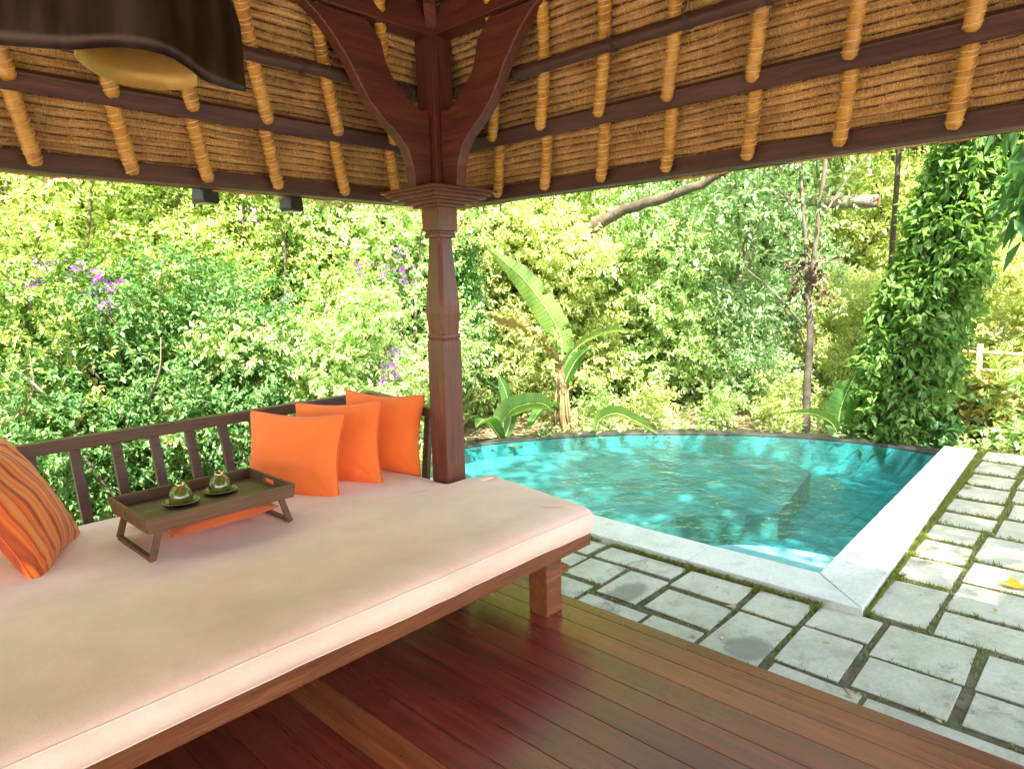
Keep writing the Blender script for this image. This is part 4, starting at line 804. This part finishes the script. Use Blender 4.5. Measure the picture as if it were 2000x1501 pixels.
# dark cord ties on the pole purlins
def tie(side, d, al):
    c0 = Vector(slope(side, d, al))-NRM[side]*.05; t = Vector((1, 0, 0)) if side == 'N' else Vector((0, 1, 0)); u = NRM[side]; v = t.cross(u); m = MB()
    for o_ in (-.006, 0, .006): m.tube([c0+t*o_+(u*math.cos(a_)+v*math.sin(a_))*.0315 for a_ in np.linspace(0, 2*math.pi, 14)], .003, 5, cap=False)
    m.tube([c0-u*.027, c0-u*.02-v*.03+t*.01, c0+t*.02-v*.05], .0022, 5); m.build('cord_tie', M['cord'], pav, smooth=True)
for al in (1.78, 2.15, 2.42): tie('N', .145, al)
for al in (1.10, 1.42, 1.78, 2.35): tie('E', .145, al)
# hip beam
m = MB(); m.bar(Vector((PX+.5, PY+.5, ZP-.5*T+.02)), Vector((PX-2.4, PY-2.4, ZP+2.4*T+.02)), .06, .09); m.build('hip_rafter', M['wood'], pav)

# ---------------------------------------------------------------- railing round the bay
rl = thing('railing', 'dark wooden railing with square balusters leaning outward round the daybed', 'railing', (0, 0, 0))
YB, ZB, YT, ZT = 3.72, .40, 3.87, .87
m = MB(); m.bar((-2.2, YT, ZT), (2.72, YT, ZT), .065, .062); m.build('top_rail', M['rail'], rl, bevel=.005)
m = MB(); m.bar((2.69, YT-.034, ZT), (2.53, PY+.07, ZT), .065, .062); m.build('top_rail', M['rail'], rl, bevel=.005)
for X in [-2.1+.187*k for k in range(27)]:
    X = X+.02
    if X > 2.66: continue
    m = MB(); m.bar((X, YB, ZB-.1), (X, YT-.002, ZT-.032), .03, .048, up=(1, 0, 0)); m.build('baluster', M['rail'], rl, bevel=.003)
for Y in (3.08, 3.28, 3.48, 3.68):
    xx = 2.53+(Y-2.92)*.17; m = MB(); m.bar((xx-.06, Y, ZB-.1), (xx, Y, ZT-.032), .03, .048, up=(0, 1, 0)); m.build('baluster', M['rail'], rl, bevel=.003)
m = MB(); m.box((.2, 3.72, .27), (4.9, .06, .09)); m.build('bottom_rail', M['rail'], rl, bevel=.004)

# ---------------------------------------------------------------- daybed
bed = thing('daybed', 'wide low wooden daybed platform with red brown frame under the cream mattress', 'daybed', (0, 0, 0))
m = MB(); m.box((.33, 1.975, .338), (4.62, .05, .084)); m.build('frame_rail', M['bedwood'], bed, bevel=.004)
m = MB(); m.box((2.612, 2.385, .338), (.056, .77, .082)); m.build('frame_rail', M['bedwood'], bed, bevel=.004)
m = MB(); m.box((.25, 2.83, .357), (4.3, 1.66, .03)); m.build('platform', M['bedwood'], bed)
m = MB(); m.box((.25, 3.66, .335), (4.3, .05, .08)); m.build('frame_rail', M['bedwood'], bed, bevel=.004)
for X, Y in ((2.405, 2.055), (.3, 2.055), (-1.8, 2.055), (2.3, 3.56), (.3, 3.56), (-1.8, 3.56)):
    m = MB(); m.box((X, Y, .148), (.115, .115, .296)); m.build('leg', M['wood_z'] if 0 else M['bedwood'], bed, bevel=.004)
m = MB(); m.prism([(2.46, .29), (2.56, .29), (2.56, .265), (2.535, .245), (2.50, .245), (2.50, .225), (2.46, .225)], 1, 2.03, 2.085); m.build('tenon', M['bedwood'], bed, bevel=.003)
m = MB(); m.prism([(2.47, .232), (2.515, .222), (2.545, .20), (2.52, .175), (2.49, .19), (2.46, .17)], 1, 2.005, 2.05); m.build('peg', M['bedwood'], bed, bevel=.003)
# mattress
def mattress():
    N = 900; t = []
    def xe(y): s = min(1, max(0, (y-2.735)/.05)); s = s*s*(3-2*s); e = 2.745-.11*(1-(y-1.9)/.85)**1 if y < 2.75 else 2.745; return e*(1-s)+2.45*s
    out = []
    X0, Y0, Y1 = -2.0, 1.905, 3.70
    out += [(x, Y0) for x in np.linspace(X0+.05, xe(Y0)-.06, 330)]
    cx, cy = xe(Y0)-.06, Y0+.06; out += [(cx+.06*math.sin(t_), cy-.06*math.cos(t_)) for t_ in np.linspace(.1, 1.5, 12)]
    out += [(xe(y), y) for y in np.linspace(Y0+.065, 2.73, 60)]; out += [(xe(y), y) for y in np.linspace(2.735, 2.785, 14)][1:]
    out += [(2.45, y) for y in np.linspace(2.80, Y1-.05, 60)]; out += [(x, Y1) for x in np.linspace(2.40, X0, 200)]; out += [(X0, y) for y in np.linspace(Y1-.03, Y0+.03, 60)]
    out = np.array(out); 
    for _ in range(6): out = (np.roll(out, 1, 0)+out*2+np.roll(out, -1, 0))/4
    nx = np.roll(out, -1, 0)-np.roll(out, 1, 0); nx /= np.linalg.norm(nx, axis=1, keepdims=True)+1e-9; nrm = np.c_[nx[:, 1], -nx[:, 0]]
    Mx = np.clip(out[:, 0], -1.1, 1.75); My = np.full(len(out), 2.8); md = np.c_[Mx, My]
    u = np.cumsum(np.linalg.norm(np.roll(out, -1, 0)-out, axis=1)); wv = vnoise(u*1.7, u*0, 3)-.5; wf = vnoise(u*9, u*0, 5)-.5; wg = vnoise(u*30, u*0, 15)-.5
    rings = []
    for ins, z in ((.10, .374), (.03, .376), (.012, .384), (.0, .40), (-.010, .425), (-.012, .45), (-.006, .472), (.004, .486), (.010, .492), (.022, .500), (.045, .508), (.085, .514), (.14, .518)):
        side = max(0, 1-abs(z-.44)/.06); off = ins-side*(.016*wv+.007*wf+.003*wg)-.006*wf*(ins > .01); zz = z+np.where(z < .41, .030*np.clip(wv, 0, 1), .010*wv+.004*wf)
        pp = out-nrm*off[:, None] if not np.isscalar(off) else out-nrm*off; rings.append(np.c_[pp, zz])
    base = rings[-1][:, :2]
    for f in np.linspace(.06, 1, 26):
        pp = base*(1-f)+md*f; z = .519+.022*(vnoise(pp[:, 0]*1.4, pp[:, 1]*1.6, 6)-.5)+.008*(vnoise(pp[:, 0]*5+pp[:, 1]*2, pp[:, 1]*4, 9)-.5)+.004*(vnoise(pp[:, 0]*14-pp[:, 1]*6, pp[:, 1]*6, 19)-.5)+.014*np.clip(vnoise(pp[:, 0]*3+pp[:, 1]*5, pp[:, 0]*1.1-pp[:, 1]*9, 29)-.62, 0, 1)*(f < .3); rings.append(np.c_[pp, z+.004*f])
    P = np.array(rings); P = np.concatenate([P, P[:, :1]], 1); me = gridmesh('mattress', P[:, ::-1]); o = link('mattress', me, M['mattress'], None, smooth=True)
    tag(o, 'large cream cotton mattress with stitched edge on the wooden daybed', 'mattress')
    for zz, ii in ((7, .0), (2, 0.)):
        r = P[zz].copy(); m = MB(); pts = [Vector(r[i]) for i in range(0, len(r), 2)]; m.tube(pts, .0032, 6, cap=False); m.build('piping', M['piping'], o, smooth=True)
mattress()

# ---------------------------------------------------------------- pillows
def pillow(name, lab, mat, mpipe, a_, t_, M4, seed, group=None, sag=.0, pinch=.10, ay=None):
    n = 72; u = np.linspace(-1, 1, n); U, V = np.meshgrid(u, u, indexing='ij'); th = np.clip((1-U**2)*(1-V**2), 0, 1)
    prof = th**.42*(1-.0*U); X = a_*U*(1-pinch*(1-V**2)**1.5); Y = (ay or a_)*V*(1-pinch*(1-U**2)**1.5)
    wr = (vnoise(U*2.2+seed, V*2.2, seed)-.5)*.22+(vnoise(U*9+seed, V*3, seed+2)-.5)*.03*np.abs(U)**2+(vnoise(U*3+seed, V*9, seed+3)-.5)*.05*np.abs(V)**2
    # small pulls radiating from the corners
    ang = np.arctan2(1-np.abs(V), 1-np.abs(U)); rad = np.hypot(1-np.abs(U), 1-np.abs(V)); wr = wr+.10*np.sin(ang*12+seed)*np.exp(-rad*2.2)*np.clip(rad*3, 0, 1)
    wr = wr+.04*np.sin(V*20+3*vnoise(V*3, U*2, seed+5)*4)*np.exp(-(1-np.abs(U))*7)*np.clip((1-np.abs(U))*12, 0, 1)+.04*np.sin(U*18+3*vnoise(U*3, V*2, seed+6)*4)*np.exp(-(1-np.abs(V))*7)*np.clip((1-np.abs(V))*12, 0, 1)+.16*(np.abs(vnoise(U*1.7+V*1.1+seed, V*2.6-U*1.4, seed+9)-.5)-.25)
    Z = t_/2*prof*(1+wr); bend = -sag*(V**2)
    top = np.stack([X, Y, Z+bend], 2); bot = np.stack([X, Y, -Z*.9+bend], 2)
    F1 = gridmesh('t', top); nv = n*n
    i = np.arange(n-1)[:, None]*n; j = np.arange(n-1)[None]; q = (i+j).ravel(); F = np.stack([q, q+n, q+n+1, q+1], 1); Fb = np.stack([q, q+1, q+n+1, q+n], 1)+nv
    me = npmesh(name, np.concatenate([top.reshape(-1, 3), bot.reshape(-1, 3)]), np.concatenate([F, Fb]))
    bm = bmesh.new(); bm.from_mesh(me); bmesh.ops.remove_doubles(bm, verts=bm.verts, dist=1e-5); bmesh.ops.recalc_face_normals(bm, faces=bm.faces); bm.to_mesh(me); bm.free()
    o = link(name, me, mat, None, smooth=True); o.matrix_world = M4; tag(o, lab, 'pillow', group)
    ed = [Vector(top[k, 0]) for k in range(n)]+[Vector(top[n-1, k]) for k in range(1, n)]+[Vector(top[k, n-1]) for k in range(n-2, -1, -1)]+[Vector(top[0, k]) for k in range(n-2, -1, -1)]
    m = MB(); m.tube(ed, .0035, 6, cap=False); m.build('piping', mpipe, o, smooth=True); return o
def frame(p0, p1, lean, a_, t_, sink=.03, flip=1, roll=0):   # bottom edge from p0 to p1, leaning back by lean degrees; local x along edge, y up
    p0 = Vector(p0); p1 = Vector(p1); e = (p1-p0); e.z = 0; e.normalize(); back = Vector((-e.y, e.x, 0))*flip; up = (Vector((0, 0, 1))*math.cos(R_(lean))+back*math.sin(R_(lean))); 
    if roll: q = Matrix.Rotation(R_(roll), 3, e.cross(up)); e = q@e; up = q@up
    c = (p0+p1)/2+up*(a_-sink); nz = e.cross(up); return Matrix(((e.x, up.x, nz.x, c.x), (e.y, up.y, nz.y, c.y), (e.z, up.z, nz.z, c.z), (0, 0, 0, 1)))
GP = 'plain orange pillows along the railing'
pillow('pillow', 'plain orange pillow nearest the tray, front of the row of three', M['orange'], M['pipe_or'], .292, .16, frame((1.615, 3.54, .507), (1.88, 3.03, .507), 14, .235, .15, .02), 1, GP, ay=.235)
pillow('pillow', 'plain orange pillow in the middle of the row of three', M['orange'], M['pipe_or'], .275, .15, frame((1.92, 3.53, .508), (2.175, 3.06, .508), 12, .242, .15, .02, 1, 3), 2, GP, ay=.242)
pillow('pillow', 'plain orange pillow nearest the carved post, back of the row', M['orange'], M['pipe_or'], .265, .14, frame((2.235, 3.53, .52), (2.455, 3.06, .52), 8, .242, .14, .02, 1, -2), 3, GP, ay=.242)
pillow('pillow', 'orange pillow with darker stripes at the left end of the daybed', M['stripes'], M['pipe_or'], .285, .2, frame((.54, 3.05, .52), (.80, 3.53, .52), 28, .285, .2, .03, 1), 4, None)
pillow('pillow', 'rust orange pillow lying flat under the wooden tray', M['rust'], M['pipe_or'], .245, .125, Matrix.Translation((1.25, 3.19, .582)) @ Matrix.Rotation(.03, 4, 'Z'), 5, None, pinch=.05)
pillow('pillow', 'dark striped pillow just showing at the left edge behind the striped one', M['stripes'], M['pipe_or'], .24, .16, frame((.24, 3.15, .52), (.42, 3.62, .52), 34, .24, .16, .03, 1), 6, None)

# ---------------------------------------------------------------- tray and cups
tr = thing('serving_tray', 'brown wooden bed tray with handle slots and sled legs standing on the mattress', 'tray', (1.205, 3.06, .522), R_(-.5)); TW, TD, TZ = .63, .45, .135
m = MB(); m.box((0, 0, TZ), (TW-.01, TD-.01, .012)); m.build('tray_base', M['tray'], tr, bevel=.002)
for sy in (-1, 1):
    m = MB(); m.prism([(-TW/2, TZ-.006), (TW/2, TZ-.006), (TW/2+.012, TZ+.055), (-TW/2-.012, TZ+.055)], 1, sy*TD/2-.007, sy*TD/2+.007); m.build('side_panel', M['tray'], tr, bevel=.002)
for sx in (-1, 1):
    m = MB(); x0 = sx*(TW/2-.001); yy = TD/2-.008
    m.box((x0, 0, TZ+.005), (.013, 2*yy, .022)); m.box((x0+sx*.004, 0, TZ+.048), (.013, 2*yy, .016))
    m.box((x0+sx*.002, -(yy+.05)/2, TZ+.028), (.013, yy-.05, .026)); m.box((x0+sx*.002, (yy+.05)/2, TZ+.028), (.013, yy-.05, .026)); m.build('end_panel', M['tray'], tr, bevel=.0015)
    m = MB(); xt = sx*(TW/2-.05); xb = sx*(TW/2-.012)
    for sy in (-1, 1): m.bar((xt, sy*.2, TZ-.006), (xb, sy*(.2), .008), .018, .026, up=(1, 0, 0))
    m.bar((xb, -.2, .01), (xb, .2, .01), .02, .02); m.build('leg_frame', M['tray'], tr, bevel=.002)
for k, (x, yv, lab, sl) in enumerate(((1.12, 3.10, 'green glazed cup upside down on the left saucer', 'left green glazed saucer on the wooden tray'), (1.31, 3.13, 'green glazed cup upside down on the right saucer', 'right green glazed saucer on the wooden tray'))):
    z = .522+TZ+.0065
    s = thing('saucer', sl, 'saucer', (x, yv, z), 0, 'saucers on the tray'); m = MB(); m.lathe([(.03, 0), (.036, .002), (.066, .010), (.076, .015), (.074, .0175), (.064, .012), (.036, .006), (.001, .005)], 28); m.build('dish', M['glaze'], s, smooth=True)
    m = MB(); m.tube([(.0752*math.cos(a_), .0752*math.sin(a_), .0165) for a_ in np.linspace(0, 2*math.pi, 30)], .0016, 5, cap=False); m.build('rim', M['glaze_rim'], s, smooth=True)
    c = thing('tea_cup', lab, 'cup', (x, yv, z+.009), 2.4+.3*k, 'upturned cups on the tray'); c.scale = (1.22, 1.22, 1.3); m = MB(); m.lathe([(.030, .0), (.041, .001), (.042, .008), (.0415, .02), (.038, .035), (.031, .048), (.022, .055), (.017, .058)], 28); m.build('bowl', M['glaze'], c, smooth=True)
    m = MB(); m.lathe([(.0165, .056), (.0175, .066), (.0155, .0665), (.0145, .060), (.001, .059)], 20); m.build('foot_ring', M['gold'], c, smooth=True)
    m = MB(); m.tube(catmull([(.0, -.036, .042), (0, -.058, .044), (0, -.066, .03), (0, -.056, .014), (0, -.04, .012)], 5), .0045, 7); m.build('handle', M['glaze'], c, smooth=True)

# ---------------------------------------------------------------- hanging lamp, spotlights
lampo = thing('hanging_lamp', 'dark brown wavy metal lampshade with gold lining hanging at top left', 'lamp', (0, 0, 0))
def wavesheet(pts, z0, z1, thick, mat, name, taper_end=True, n=8):
    q = catmull([(x, y, 0) for x, y in pts], n); k = len(q); V = []
    nz = 10; P = np.zeros((k, nz, 3)); P2 = P.copy()
    for i, p in enumerate(q):
        tn = (q[min(i+1, k-1)]-q[max(i-1, 0)]).normalized(); nn = Vector((-tn.y, tn.x, 0)); t = i/(k-1)
        zt = z1-(.16*max(0, (t-.86)/.14)**2 if taper_end else 0)
        for j in range(nz): z = z0+(zt-z0)*j/(nz-1); P[i, j] = p+Vector((0, 0, z)); P2[i, j] = p+nn*thick+Vector((0, 0, z))
    me = gridmesh(name, P); o = link(name, me, mat, lampo, smooth=True); s = o.modifiers.new('sol', 'SOLIDIFY'); s.thickness = thick; s.offset = 0; return o
SP = [(.378, 1.715, 2.100), (.41, 1.701, 2.101), (.442, 1.687, 2.102), (.475, 1.674, 2.104), (.515, 1.661, 2.113), (.557, 1.651, 2.121), (.606, 1.645, 2.126), (.66, 1.647, 2.124), (.707, 1.656, 2.11), (.745, 1.666, 2.094), (.804, 1.689, 2.093), (.869, 1.715, 2.101)]
q = catmull([(-.02+.378, 1.727, 2.1)]+SP, 6); k = len(q); P = np.zeros((k, 12, 3))
for i, p in enumerate(q):
    t = i/(k-1); zt = 2.46-.2*max(0, (t-.80)/.20)**2.2
    for j in range(12): P[i, j] = (p.x, p.y+.012*math.sin(t*9)*(j/11), p.z+(zt-p.z)*j/11)
o = link('shade', gridmesh('shade', P), M['lampshade'], lampo, smooth=True); so = o.modifiers.new('sol', 'SOLIDIFY'); so.thickness = .005; so.offset = 0
wavesheet([(.486, 1.69), (.53, 1.76), (.61, 1.833), (.69, 1.83), (.735, 1.795), (.757, 1.73)], 2.098, 2.46, .005, M['lampgold'], 'shade_lining', False)
m = MB(); m.tube([(.62, 1.70, 2.2), (.62, 1.70, 4.2)], .012, 8); m.build('stem', M['black'], lampo)
m = MB(); m.lathe([(.001, -.05), (.03, -.04), (.042, 0), (.03, .04), (.015, .07)], 16, c=(.62, 1.70, 2.24)); m.build('bulb', plain('bulb glass', (.8, .76, .66), .3, .05), lampo, smooth=True)
for x, lab in ((1.99, 'dark spotlight box under the left eave nearer the post'), (1.52, 'dark spotlight box under the left eave farther from the post')):
    t = thing('spotlight', lab, 'spotlight', (x, 3.50, 2.075 if x > 1.7 else 2.085), .35, 'spotlights under the eave'); t.scale = (.85,)*3; m = MB(); m.prism([(-.05, .045), (.05, .045), (.062, -.03), (.05, -.05), (-.05, -.05), (-.062, -.03)], 1, -.05, .05); m.build('housing', M['black'], t, bevel=.006)
    m = MB(); m.box((0, 0, .07), (.025, .02, .07)); m.build('bracket', M['black'], t); m = MB(); m.box((0, 0, -.0515), (.08, .08, .003)); m.build('lens', M['dull_metal'], t)

# blossom sprays on the shrubs (world positions -> local)
def spray(sh, pts, mat, n, spread): flowers([(p[0]-sh.location.x, p[1]-sh.location.y, p[2]-sh.location.z) for p in pts], mat, sh, spread, n)
spray(s1, [(1.12, 5.3, 1.67), (1.19, 5.3, 1.81), (1.43, 5.3, 1.78), (1.49, 5.3, 1.71), (1.53, 5.3, 1.62), (1.52, 5.3, 1.54), (1.59, 5.3, 1.68)], M['purple'], 13, .035)
spray(s2, [(2.7, 5.4, 2.24), (2.65, 5.4, 2.19), (2.2, 5.4, 2.08), (1.37, 5.4, 2.36), (1.91, 5.4, 1.73), (2.39, 5.4, 2.0), (3.21, 5.4, 2.25)], M['pink'], 9, .05)
spray(s3, [(3.68, 5.3, 2.22), (3.48, 5.3, 2.01), (3.67, 5.3, 1.99), (3.55, 5.3, 2.04), (3.27, 5.3, 2.05)], M['pink'], 9, .05)
spray(s3, [(4.1, 5.3, 1.93), (4.18, 5.3, 1.78), (4.19, 5.3, 1.67), (3.94, 5.3, 1.78), (3.68, 5.3, 1.78), (2.91, 5.3, 1.52)], M['purple'], 16, .045)
spray(s5, [(3.69, 4.85, 1.06), (3.59, 4.85, .94), (3.62, 4.85, .84), (3.53, 4.85, .8)], M['purple'], 16, .04)
